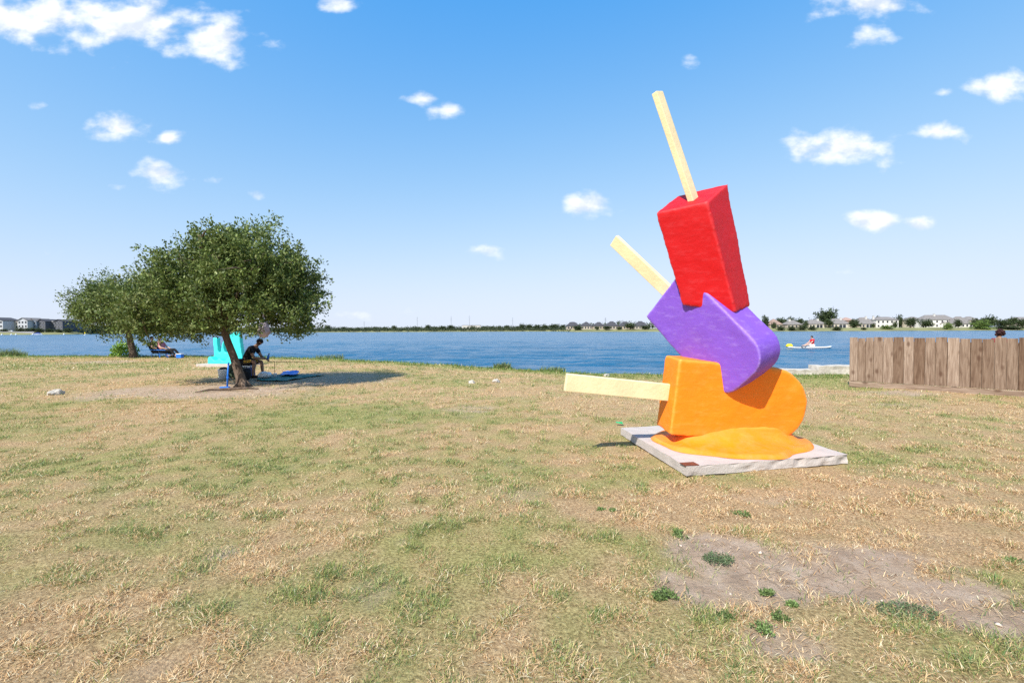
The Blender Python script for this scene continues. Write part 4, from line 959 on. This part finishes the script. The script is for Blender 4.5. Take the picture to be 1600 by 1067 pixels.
def window(parent, x, z, w, h, yf, name='window', bars=True):
    """frame set into the wall with a recessed-looking dark pane a little in front of the wall face"""
    b = MB(); t_ = .10
    for (cx_, cz_, sx, sz) in ((x, z+h/2+t_/2, w+2*t_, t_), (x, z-h/2-t_/2, w+2*t_, t_), (x-w/2-t_/2, z, t_, h), (x+w/2+t_/2, z, t_, h)): b.box((cx_, yf-.05, cz_), (sx, .14, sz))
    o = b.build(name, M_trim, parent); g_ = MB(); g_.box((x, yf-.02, z), (w, .06, h)); g_.build('pane', M_glass, o); return o
def hip(b, w, d, z0, z1, over=.5, ridge=None, x0=0, y0=0):
    W_, D_ = w/2+over, d/2+over; rl = max(.2, (w-d)/2) if ridge is None else ridge
    b.poly([(x0-W_, y0-D_, z0), (x0+W_, y0-D_, z0), (x0+W_, y0+D_, z0), (x0-W_, y0+D_, z0), (x0-rl, y0, z1), (x0+rl, y0, z1), (x0-W_, y0-D_, z0-.18), (x0+W_, y0-D_, z0-.18), (x0+W_, y0+D_, z0-.18), (x0-W_, y0+D_, z0-.18)],
           [(0, 1, 5, 4), (1, 2, 5), (2, 3, 4, 5), (3, 0, 4), (0, 6, 7, 1), (1, 7, 8, 2), (2, 8, 9, 3), (3, 9, 6, 0), (6, 9, 8, 7)])
def house(px0, px1, ypk, yev, d, storeys, wall, roof, label, chim=None, ridge=None, nwin=4, patio=False, gable=None, group='houses on the far right shore', chim_top=None):
    pc_ = (px0+px1)/2; P0 = farpos(pc_, d); Yf = P0.y; w = (px1-px0)*Yf/FPX*.94; dep = 11.0
    e_ = empty('house', (P0.x, Yf+dep/2, P0.z-.3), 0, label, 'house', group)
    base = P0.z-.3; ze = at(pc_, yev, Yf).z-base; zp = at(pc_, ypk, Yf+dep/2).z-base; yf = -dep/2
    b = MB(); b.box((0, 0, ze/2), (w, dep, ze)); b.build('wall', WALL[wall], e_)
    b = MB(); hip(b, w, dep, ze+.02, zp, .55, ridge); rf = b.build('roof', ROOF[roof], e_)
    if gable:
        gx, gw, gz = gable; b = MB(); gx = gx*w; gw = gw*w
        b.poly([(gx-gw/2, yf-1.2, 0), (gx+gw/2, yf-1.2, 0), (gx+gw/2, yf-1.2, ze*gz), (gx, yf-1.2, ze*gz+gw*.28), (gx-gw/2, yf-1.2, ze*gz), (gx-gw/2, yf+.5, 0), (gx+gw/2, yf+.5, 0), (gx+gw/2, yf+.5, ze*gz), (gx, yf+.5, ze*gz+gw*.28), (gx-gw/2, yf+.5, ze*gz)],
               [(0, 1, 2, 3, 4), (1, 6, 7, 2), (5, 0, 4, 9), (2, 7, 8, 3), (3, 8, 9, 4), (5, 9, 8, 7, 6)]); b.build('gable', WALL[wall], e_)
        b = MB(); b.poly([(gx-gw/2-.4, yf-1.6, ze*gz-.1), (gx, yf-1.6, ze*gz+gw*.28+.12), (gx+gw/2+.4, yf-1.6, ze*gz-.1), (gx-gw/2-.4, yf+3, ze*gz-.1), (gx, yf+3, ze*gz+gw*.28+.12), (gx+gw/2+.4, yf+3, ze*gz-.1),
                          (gx-gw/2-.4, yf-1.6, ze*gz+.1), (gx, yf-1.6, ze*gz+gw*.28+.34), (gx+gw/2+.4, yf-1.6, ze*gz+.1), (gx-gw/2-.4, yf+3, ze*gz+.1), (gx, yf+3, ze*gz+gw*.28+.34), (gx+gw/2+.4, yf+3, ze*gz+.1)],
                         [(0, 3, 4, 1), (1, 4, 5, 2), (6, 7, 10, 9), (7, 8, 11, 10), (0, 1, 7, 6), (1, 2, 8, 7), (0, 6, 9, 3), (2, 5, 11, 8)]); b.build('gable_roof', ROOF[roof], rf)
        window(e_, gx, ze*gz*.45, gw*.3, 1.3, yf-1.2)
    if chim is not None:
        cx_ = (chim-pc_)*Yf/FPX; zt = zp+.9 if chim_top is None else at(chim, chim_top, Yf).z-base
        b = MB(); b.box((cx_, -1.2, (ze+zt)/2), (1.5, 1.3, zt-ze)); b.box((cx_, -1.2, zt+.1), (1.8, 1.6, .2)); b.build('chimney', M_trim, rf)
    hs = ze/storeys
    if patio:
        b = MB(); b.box((w*.12, yf-.03, hs*.42), (w*.36, .08, hs*.72)); b.build('patio_shade_panel', M_glass, e_)  # flat dark panel on the wall paints the shade of the patio recess
        for k_ in range(3): b = MB(); b.box((w*.12+w*.36*(k_/2-.5), yf-.25, hs*.45), (.45, .4, hs*.9)); b.build('column', M_trim, e_)
        xs_ = [-.36, -.2]
    else: xs_ = [(k_+.5)/nwin-.5 for k_ in range(nwin)]
    for st_ in range(storeys):
        for q_ in (xs_ if st_ == 0 or not patio else [-.3, -.05, .2]):
            if gable and st_ == 0 and abs(q_*w-gx) < gw/2+.8: continue
            window(e_, q_*w, hs*st_+hs*.52, min(1.7, w/nwin*.5), hs*.48, yf)
    return e_
H = [(1203, 1223, 498.3, 506.8, 55, 1, 'tan', 'brown', 'small tan house with a brown hip roof, leftmost beside the purple popsicle', None, None, 4, False, None),
     (1229, 1254, 500.2, 507, 55, 1, 'stone', 'grey', 'grey stone house with white chimney, second from the sculpture on the far shore', 1237.5, None, 4, False, None),
     (1262, 1292, 499.5, 506.2, 55, 1, 'cream', 'grey', 'single storey house with columned patio directly below the tallest far tree', 1282, None, 4, True, None),
     (1296, 1329, 497.8, 506, 55, 1, 'cream', 'grey', 'cream single storey house with grey roof just left of the round lone tree', 1318, None, 4, True, None),
     (1318, 1336, 495.8, 500.5, 100, 1, 'brick', 'red', 'house showing a reddish roof behind the round lone tree', None, None, 3, False, None),
     (1340, 1369, 495.8, 506, 55, 1, 'tan', 'grey', 'tan house with a tall wide white chimney above the left half of the fence', 1357.8, None, 4, True, None),
     (1368, 1405, 495.0, 499.8, 62, 2, 'white', 'grey', 'white two storey house with chimney at its left end', 1369.5, None, 5, False, None),
     (1421, 1443, 494.6, 499.5, 80, 2, 'cream', 'grey', 'cream two storey house with a pale gable behind two dark trees', None, None, 3, False, (.25, .42, .8)),
     (1442, 1494, 492.0, 499.3, 65, 2, 'white', 'grey', 'largest white two storey house with a notched chimney on its grey roof', 1465.2, None, 6, False, (.12, .22, .48)),
     (1489, 1521, 494.4, 505.6, 58, 1, 'white', 'grey', 'white house under a big low grey roof right of the largest white house', None, 2.5, 5, False, None),
     (1509, 1532, 494.4, 500, 105, 2, 'tan', 'grey', 'house roof showing behind and right of the big low grey roof', None, None, 3, False, None),
     (1551, 1564, 495.9, 502, 90, 2, 'blue', 'grey', 'blue grey house between the dark trees at right', None, None, 3, False, None),
     (1585, 1625, 495.2, 501, 85, 2, 'stone', 'grey', 'house with a grey roof at the right frame edge', 1568, None, 5, False, None)]
for h in H:
    house(*h[:9], chim=h[9] if h[0] != 1585 else None, ridge=h[10], nwin=h[11], patio=h[12], gable=h[13])
for i, (a, b_, pk, lab) in enumerate([(885, 906, 503, 'leftmost dark roofed house of the row on the far middle shore'), (908, 926, 502.8, 'second dark roofed house of the far middle row'), (927, 946, 503.2, 'third dark roofed house from the left in the far middle row'),
                        (947, 967, 502, 'fourth dark roofed house from the left, the highest of the far middle row'), (968, 988, 502.4, 'fifth dark roofed house, next to last before the sculpture'), (992, 1013, 501.8, 'dark roofed house just left of the purple popsicle')]):
    house(a, b_, pk, 509.3, 50, 1, 'stone' if i % 2 else 'tan', 'dark', lab, nwin=4, group='dark roofed houses on the far middle shore')
P0 = farpos(737, 90); e_ = empty('warehouse', (P0.x, P0.y, P0.z), 0, 'long low white building on the far shore in the middle', 'building')
b = MB(); b.box((0, 0, 4.2), (36, 16, 9.4)); b.build('wall', WALL['white'], e_); b = MB(); b.box((0, 0, 9.15), (37, 17, .5)); b.build('roof', ROOF['grey'], e_)
for k_ in range(5): window(e_, -14+7*k_, 4.5, 2.4, 2.4, -8)

# apartments at far left
def wing(parent, px0, px1, yev, ypk, d, dep, wall, roof, cols, storeys=3, gable=True, name='wing'):
    pc_ = (px0+px1)/2; P = farpos(pc_, d); w = (px1-px0)*P.y/FPX; base = bank(d)-.5; ze = at(pc_, yev, P.y).z-base; zp = at(pc_, ypk, P.y).z-base
    org = Vector(parent.location); ox = P.x-org.x; oy = P.y-org.y; oz = base-org.z
    b = MB()
    if gable: b.prism([(ox-w/2, oz), (ox+w/2, oz), (ox+w/2, oz+ze), (ox, oz+zp-.3), (ox-w/2, oz+ze)], oy, oy+dep)
    else: b.box((ox, oy+dep/2, oz+ze/2), (w, dep, ze))
    wl = b.build('wall', WALL[wall], parent)
    b = MB()
    if gable:
        for s in (-1, 1):
            u0 = (ox, oz+zp); u1 = (ox+s*(w/2+.5), oz+ze-.35)
            b.prism([u0, u1, (u1[0], u1[1]+.35), (u0[0], u0[1]+.35)] if s > 0 else [u0, (u0[0], u0[1]+.35), (u1[0], u1[1]+.35), u1], oy-.6, oy+dep)
    else: b.box((ox, oy+dep/2, oz+ze+.25), (w+.6, dep+.8, .5))
    b.build('roof', roof if not isinstance(roof, str) else ROOF[roof], parent)
    hs = ze/storeys
    for s_ in range(storeys):
        for c_ in range(cols): window(parent, ox+w*((c_+.5)/cols-.5), oz+hs*(s_+.5), min(1.7, w/cols*.5), hs*.5, oy)
    return ox, oy, oz, w, ze
A0 = farpos(60, 40)
ap = empty('apartment_building', A0, 0, 'long three storey apartment building with white, grey and dark gabled wings at left', 'building')
wing(ap, 19, 28.5, 502.5, 499.6, 42, 14, 'cream', 'grey', 2, 3, False)
wing(ap, 28, 43, 500.5, 496.8, 36, 16, 'pale', 'grey', 3)
wing(ap, 43, 57, 501.5, 498.0, 38, 16, 'blue', 'grey', 3)
wing(ap, 57, 71, 502.0, 499.0, 37, 16, 'slate', 'dark', 3)
wing(ap, 71, 85, 502.6, 501.5, 40, 14, 'slate', M_trim, 3, 3, False)
wing(ap, 85, 98, 502.2, 499.3, 37, 16, 'slate', 'dark', 3)
wing(ap, 98, 122, 503.0, 501.5, 41, 14, 'blue', 'grey', 5, 3, False)
A1 = farpos(-8, 40); ap2 = empty('apartment_building', A1, 0, 'white apartment building cut off by the left frame edge', 'building')
wing(ap2, -30, 4.6, 500.5, 496.2, 38, 16, 'pale', 'dark', 6)
# retaining wall with rail in front of it
rw = empty('retaining_wall', farpos(20, 14), 0, 'long low grey wall along the far left shore', 'wall'); w0 = farpos(-60, 14); w1 = farpos(53, 14)
d_ = w1-w0; b = MB(); b.box((0, 0, .1), (d_.length, .5, 1.9), bevel=.03); o = b.build('wall', mat('wall_conc', (.40, .38, .42), .1, .6, .9), rw); o.location = (w0+w1)/2-rw.location; o.rotation_euler = (0, 0, math.atan2(d_.y, d_.x))
b = MB(); b.box((0, 0, 1.12), (d_.length, .7, .16)); k_ = b.build('coping', M_trim, rw); k_.location = o.location; k_.rotation_euler = o.rotation_euler

# ------------------------------------------------------------------ far shore: trees (each its own trunk and crown, meshes shared by kind)
def proto(seed, kind):
    r = np.random.default_rng(seed); bl = []
    nb_ = {'round': 7, 'tall': 8, 'bush': 6, 'wide': 9}[kind]
    for k_ in range(nb_):
        a = r.uniform(0, 2*np.pi); rr = r.uniform(0, .28)*(1.4 if kind in ('wide', 'bush') else 1)
        z = r.uniform(.30, .78) if kind != 'bush' else r.uniform(.22, .65); s = r.uniform(.17, .27)*(1.0 if kind != 'tall' else .85)
        bl.append(((rr*math.cos(a), rr*math.sin(a), z), (s*1.15, s*1.15, s*.85)))
    bl.append(((0, 0, .5), (.32, .32, .32)))
    C, D = blob_crown(bl, .10 if kind != 'bush' else .03, .4)(r, 230)
    top = C[:, 2].max(); C[:, 2] *= .97/top; wd = np.abs(C[:, 0]).max(); C[:, :2] *= .48/wd
    V, L, rgb = leaf_cloud(C, D, 14, .028, .10, .07, seed+9, np.array([(.035, .055, .022), (.055, .08, .03), (.08, .105, .042), (.10, .125, .05), (.025, .04, .018)]))
    me = bpy.data.objects[mesh_np('crown', V, L, 4, M_farleaf, col=rgb).name]; d_ = me.data; bpy.data.objects.remove(me)
    b = MB(); b.tube([(0, 0, -.05), (.01, 0, .2), (0, .01, .5)], [.035, .026, .015], 7)
    for k_ in range(5): b.tube([(0, 0, .25+.03*k_), (.09*math.cos(k_*2.4), .09*math.sin(k_*2.4), .42+.03*k_), (.2*math.cos(k_*2.4), .2*math.sin(k_*2.4), .6)], [.014, .01, .004], 5)
    t_ = b.mesh('trunk', True); t_.materials.append(M_bark); return d_, t_
PROT = {k_: [proto(900+i*13+j*101, k_) for j in range(3)] for i, k_ in enumerate(('round', 'tall', 'bush', 'wide'))}
M_light = {}
def far_tree(px0, px1, ytop, ybot, d, kind, label, group, light=False, idx=[0]):
    pc_ = (px0+px1)/2; P = farpos(pc_, d); Y = P.y; w = (px1-px0)*Y/FPX
    zt = at(pc_, ytop, Y).z; zb = min(P.z, at(pc_, ybot, Y).z) if kind == 'bush' else P.z-.2
    zb = max(zb, -.35); h_ = zt-zb; idx[0] += 1; cm, tm = PROT[kind][idx[0] % 3]
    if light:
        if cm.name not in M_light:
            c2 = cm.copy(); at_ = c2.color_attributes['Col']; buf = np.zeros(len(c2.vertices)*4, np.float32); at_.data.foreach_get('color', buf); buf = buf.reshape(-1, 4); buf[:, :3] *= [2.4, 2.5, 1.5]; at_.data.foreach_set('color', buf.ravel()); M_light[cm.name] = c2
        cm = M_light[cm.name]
    nm = {'bush': 'shrub', 'tall': 'tree', 'round': 'tree', 'wide': 'tree'}[kind]
    e_ = empty(nm, (P.x, Y, zb), idx[0]*1.7, label, nm, group)
    for n_, me_ in (('trunk', tm), ('crown', cm)):
        o = bpy.data.objects.new(n_, me_); COL.objects.link(o); o.parent = e_; o.scale = (w*1.02, w*1.02, h_)
    return e_
RG = 'trees and shrubs between the far right houses'
for a in [(1190, 1203, 492.8, 512, 60, 'round', 'dark tree just right of the purple popsicle on the far shore'), (1204, 1214, 503, 513, 30, 'bush', 'shrub in front of the small tan house'), (1211, 1229, 496.2, 512, 75, 'wide', 'wide dark tree behind the gap of the first two right houses'),
          (1230, 1243, 494.6, 512, 80, 'round', 'dark round tree behind the grey stone house'), (1242, 1257, 496.3, 512, 75, 'round', 'tree at the right end of the grey stone house'), (1272, 1309, 482.6, 512, 78, 'wide', 'tallest broad green tree on the far right shore'),
          (1254, 1263, 501, 511, 50, 'round', 'small dark tree between the stone house and the patio house'), (1287, 1303, 497.5, 512, 50, 'round', 'tree right of the patio house below the tallest tree'), (1325, 1344, 498.4, 513.5, 36, 'round', 'lone round dark tree on the far lawn in front of houses'),
          (1361, 1375, 493.8, 512, 85, 'round', 'dark tree behind the tall white chimney'), (1361, 1368, 505, 512, 45, 'bush', 'small dark shrub left of the white two storey house'), (1399, 1411, 491.5, 512, 90, 'round', 'dark tree rising over the right end of the white two storey house'),
          (1413, 1433, 496.4, 511, 48, 'wide', 'wide dark tree left of the pale gable'), (1435, 1457, 498.2, 511, 46, 'wide', 'wide dark green tree in front of the largest white house'), (1394, 1403, 502.5, 511, 46, 'round', 'small tree at the right foot of the white two storey house'),
          (1491, 1504, 499, 509.5, 44, 'round', 'round green tree between largest white house and low grey roof'), (1532, 1555, 492, 511, 70, 'wide', 'tall dark tree behind the light green willow like shrub'), (1517, 1531, 497, 511, 50, 'round', 'dark tree left of the large light green shrub'),
          (1556, 1580, 499.5, 513, 42, 'wide', 'wide dark tree right of the large light green shrub'), (1574, 1591, 494.7, 511, 75, 'round', 'dark tree above the fence near the right frame edge'), (1587, 1606, 498.3, 511, 45, 'round', 'dark tree cut by the right frame edge')]:
    far_tree(*a, RG)
for a in [(1246, 1260, 506.5, 516.3, 5, 'bush', 'dark waterside shrub below the grey stone house'), (1262, 1276, 509, 516.3, 6, 'bush', 'olive waterside shrub left of the patio house lawn'), (1299, 1316, 510, 516.3, 4, 'bush', 'dark low shrub at the water below the cream house'),
          (1345, 1354, 511, 515.5, 8, 'bush', 'small shrub on the far bank right of the lone tree'), (1213, 1228, 509, 516, 5, 'bush', 'dark shrub line at the water near the purple popsicle'), (1228, 1246, 509.5, 516, 5, 'bush', 'low dark shrub at the water left of the stone house shrub'), (1560, 1600, 508.5, 515, 8, 'bush', 'low green thicket on the bank near the right frame edge')]:
    far_tree(*a, RG)
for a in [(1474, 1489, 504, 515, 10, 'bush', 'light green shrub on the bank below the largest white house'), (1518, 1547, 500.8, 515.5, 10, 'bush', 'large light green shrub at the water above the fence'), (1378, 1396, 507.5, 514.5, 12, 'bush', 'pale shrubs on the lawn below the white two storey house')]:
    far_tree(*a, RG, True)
MG = 'trees along the far middle shore'
mid = [(481, 489, 507.5), (508, 516, 508), (533, 542, 511), (545, 549, 512), (556, 562, 512), (569, 576, 512), (583, 592, 511), (597, 605, 511), (612, 620, 509), (640, 646, 512), (648, 656, 511), (664, 673, 508), (676, 684, 510), (686, 698, 509.5), (698, 712, 508.5), (736, 743, 510), (752, 762, 509.5), (762, 774, 510), (776, 785, 509), (786, 797, 508.5), (806, 812, 510), (811, 822, 505.5), (820, 832, 507), (832, 846, 507.5), (846, 858, 506.5), (858, 874, 506.5), (874, 884, 507.5)]
for i, (a, b_, t_) in enumerate(mid):
    ordn = ['first', 'second', 'third', 'fourth', 'fifth', 'sixth', 'seventh', 'eighth', 'ninth', 'tenth', 'eleventh', 'twelfth', 'thirteenth', 'fourteenth', 'fifteenth', 'sixteenth', 'seventeenth', 'eighteenth', 'nineteenth', 'twentieth', 'twenty-first', 'twenty-second', 'twenty-third', 'twenty-fourth', 'twenty-fifth', 'twenty-sixth', 'twenty-seventh'][i]
    far_tree(a-1, b_+1, t_-.5, 516, 30+(i*37) % 40, 'tall' if (b_-a) < 9 else 'wide', '%s tree from the left along the far middle shore' % ordn, MG)
for i, (a, b_, t_, lab) in enumerate([(893, 912, 508, 'shrubby tree at the water before the leftmost dark roofed house'), (928, 938, 510, 'small tree before the third dark roofed house'), (940, 957, 509.5, 'wide tree before the fourth dark roofed house'), (962, 972, 510, 'small tree before the fifth dark roofed house'), (975, 994, 505, 'large dark tree beside the last dark roofed house'), (1000, 1016, 508.5, 'tree partly hidden by the purple popsicle')]):
    far_tree(a, b_, t_, 516.5, 20, 'wide', lab, 'trees before the dark roofed houses')
LG = 'greenery at the far left shore'
for a in [(4, 18.5, 501.8, 517, 60, 'wide', 'dark tree between the two apartment buildings'), (25, 41, 511.5, 519, 22, 'bush', 'green hedge below the white apartment wing'), (38, 58, 511.2, 519, 22, 'bush', 'green hedge below the grey apartment wing'), (56, 70, 513, 520, 20, 'bush', 'brownish shrub right of the moored boat'), (70, 84, 513.5, 520, 20, 'bush', 'olive shrub below the dark apartment wing'),
          (86, 98, 513.5, 520, 20, 'bush', 'shrub below the second dark gable'), (99, 114, 512, 520, 18, 'bush', 'shrub at far left shore near the oak crown edge'), (0, 14, 514, 519, 24, 'bush', 'low hedge at the left frame edge'), (-20, 0, 514, 519, 24, 'bush', 'low hedge running out of the left frame edge'), (116, 150, 508, 520, 30, 'wide', 'tree across the water hidden behind the oaks')]:
    far_tree(*a, LG)

# ------------------------------------------------------------------ utility poles, boats, buoys
for px, yt, lab in [(569, 502, 'thin utility pole farthest left on the far shore'), (652, 495, 'tall utility pole left of the white building'), (705, 494, 'tall utility pole just left of the white building'), (733.5, 493, 'tallest utility pole standing by the white building'), (801, 496, 'tall utility pole right of the white building'), (946, 496, 'utility pole behind the dark roofed houses'), (1301.5, 478, 'thin tall mast above the tallest far tree')]:
    P = farpos(px, 130); zt = at(px, yt, P.y).z; h_ = zt-P.z; e_ = empty('utility_pole', P, 0, lab, 'pole', 'utility poles on the far shore')
    b = MB(); b.tube([(0, 0, -.5), (0, 0, h_*.5), (0, 0, h_)], [.42, .34, .22], 8); b.build('pole', mat('pole_steel', (.22, .24, .27), .1, 1, .6), e_)
    for k_ in (0.9, .8, .7): b = MB(); b.box((0, 0, h_*k_), (3.6, .2, .22)); b.build('cross_arm', mat('pole_steel', (.2, .2, .2)), e_)
P = gnd(59.5, 524, WATER); P.y = 372; P.x = at(59.5, 524, 372).x
bt = empty('motor_boat', (P.x, P.y, WATER), R(8), 'moored motor boat with white hull and blue cover at the far left shore', 'boat')
bm = bmesh.new(); rows = []
for i in range(11):
    t = i/10; x = -3+6*t; w = 1.15*(1-max(0, t-.45)**2*3.0); rows.append([bm.verts.new(q_) for q_ in ((x, -w, .75+.25*t), (x, -w*.75, .0), (x, 0, -.2+.3*t*t), (x, w*.75, .0), (x, w, .75+.25*t))])
for i in range(10):
    for k_ in range(4): bm.faces.new((rows[i][k_], rows[i+1][k_], rows[i+1][k_+1], rows[i][k_+1]))
    bm.faces.new((rows[i][4], rows[i+1][4], rows[i+1][0], rows[i][0]))
bm.faces.new(rows[0]); bm.faces.new(rows[-1][::-1]); bmesh.ops.recalc_face_normals(bm, faces=bm.faces); me = bpy.data.meshes.new('hull'); bm.to_mesh(me); bm.free(); link('hull', me, M_white, bt)
b = MB(); b.prism([(-2.6, .8), (1.8, .95), (.9, 1.7), (-.6, 1.9), (-2.2, 1.35)], -.95, .95); b.build('cover', mat('boat_cover', (.05, .08, .25), .2, 2, .8), bt)
b = MB(); b.tube([(-3.1, 0, .2), (-3.3, 0, .9)], [.15, .22], 8); b.build('motor', M_black, bt)
for i, (px, lab) in enumerate([(3, 'white buoy nearest the left frame edge'), (17.6, 'larger white buoy, second from the left'), (25, 'white buoy, third from the left'), (51, 'white buoy just left of the moored boat'), (100, 'white buoy right of the moored boat')]):
    P = at(px, 524, 368); b = MB(); b.tube([(0, 0, -.3), (0, 0, .1), (0, 0, .35), (0, 0, .6), (0, 0, .95), (0, 0, 1.05)], [.3, .55, .55, .3, .12, .05], 12)
    tag(b.build('buoy', M_white, None, (P.x, 368, WATER), smooth=True), lab, 'buoy', 'white buoys by the far left shore')
P = at(133, 526, 300); e_ = empty('marker_buoy', (P.x, 300, WATER), 0, 'yellow and white marker buoy seen beside the far oak crown', 'buoy'); b = MB(); b.tube([(0, 0, -.3), (0, 0, .7), (0, 0, .9)], [.6, .6, .3], 12); b.build('float', M_white, e_)
b = MB(); b.tube([(0, 0, .9), (0, 0, 1.9)], [.45, .3], 10); b.build('marker', mat('yellow_gear', (.8, .6, .03)), e_)
P = farpos(15.5, 30); cr = empty('parked_car', P, R(5), 'white car parked before the apartments at far left', 'car')
b = MB(); b.prism([(-2.2, .35), (2.2, .35), (2.25, .8), (1.3, .95), (.7, 1.45), (-1.0, 1.48), (-1.8, .95), (-2.25, .9)], -.85, .85); b.build('body', M_white, cr)
b = MB(); b.prism([(.62, 1.38), (1.1, .98), (-1.55, .98), (-1.0, 1.4)], -.87, .87); b.build('window', M_glass, cr)
for sx in (-1.35, 1.4):
    for sy in (-.8, .8): b = MB(); b.tube([(sx, sy-.1, .33), (sx, sy+.1, .33)], .33, 14); b.build('wheel', M_black, cr)

# ------------------------------------------------------------------ pebbles and clods on the bare soil
r = np.random.default_rng(77); n = 26000; x = r.uniform(-7, 8, n); y = r.uniform(1.6, 9, n); d, g_, n1, n3 = masks(x, y); k_ = r.random(n) < np.clip(d-.3, 0, 1)*.22; x, y = x[k_], y[k_]; n = len(x)
sz = .004+.012*r.random(n)**4; oct_ = np.array([(1, 0, 0), (0, 1, 0), (-1, 0, 0), (0, -1, 0), (0, 0, .7), (0, 0, -.7)]); P = np.stack([x, y, height(x, y)-.014+sz*.3], 1)
V = P[:, None]+oct_[None]*sz[:, None, None]*r.uniform(.6, 1.4, (n, 6, 1)); T_ = np.array([0, 1, 4, 1, 2, 4, 2, 3, 4, 3, 0, 4, 1, 0, 5, 2, 1, 5, 3, 2, 5, 0, 3, 5])
rgb = np.repeat(np.array([.42, .34, .27])*r.uniform(.6, 1.5, (n, 1)), 6, 0)
pb_ = mesh_np('pebbles', V.reshape(-1, 3), (np.arange(n)[:, None]*6+T_[None]).ravel(), 3, attr_mat('pebble', .95, .1, 0), col=rgb); tag(pb_, 'small pebbles and clods strewn over the bare soil', 'pebbles', kind='stuff')

# ------------------------------------------------------------------ far woodland that reads as one dark line behind the single trees and houses
r = np.random.default_rng(88); C = []
for (a, b_, d0, h0, per) in ((470, 890, 18, 3.6, 2.6), (470, 890, 80, 6.0, 2.2), (130, 480, 16, 3.5, 2.2), (885, 1020, 110, 7.5, 2.0), (1185, 1640, 135, 8.0, 2.2), (-40, 130, 95, 8.0, 2.0), (130, 480, 60, 6.0, 1.6)):
    p = a
    while p < b_:
        Y = fshore(p)+d0+r.uniform(-15, 15); q = farpos(p, Y-fshore(p)); hh = h0*(.55+.75*float(fbm(np.array([p*.06]), np.array([2.0]), 3)[0]))*r.uniform(.7, 1.15)
        for _ in range(9): C.append((q.x+r.normal(0, 2.0), q.y+r.normal(0, 3), q.z+hh*r.uniform(.05, 1)))
        p += per/ (Y/FPX) * .55
C = np.array(C); D = np.tile([0, 0, 1.0], (len(C), 1)); V, L, rgb = leaf_cloud(C, D, 5, 1.0, 2.0, 1.7, 89, np.array([(.04, .055, .03), (.055, .075, .038), (.075, .095, .05), (.09, .11, .055), (.03, .04, .025)]))
fw_ = mesh_np('far_woodland', V, L, 4, M_farleaf, col=rgb); tag(fw_, 'low dark line of trees along the far shore, behind the single trees', 'woodland', kind='stuff')
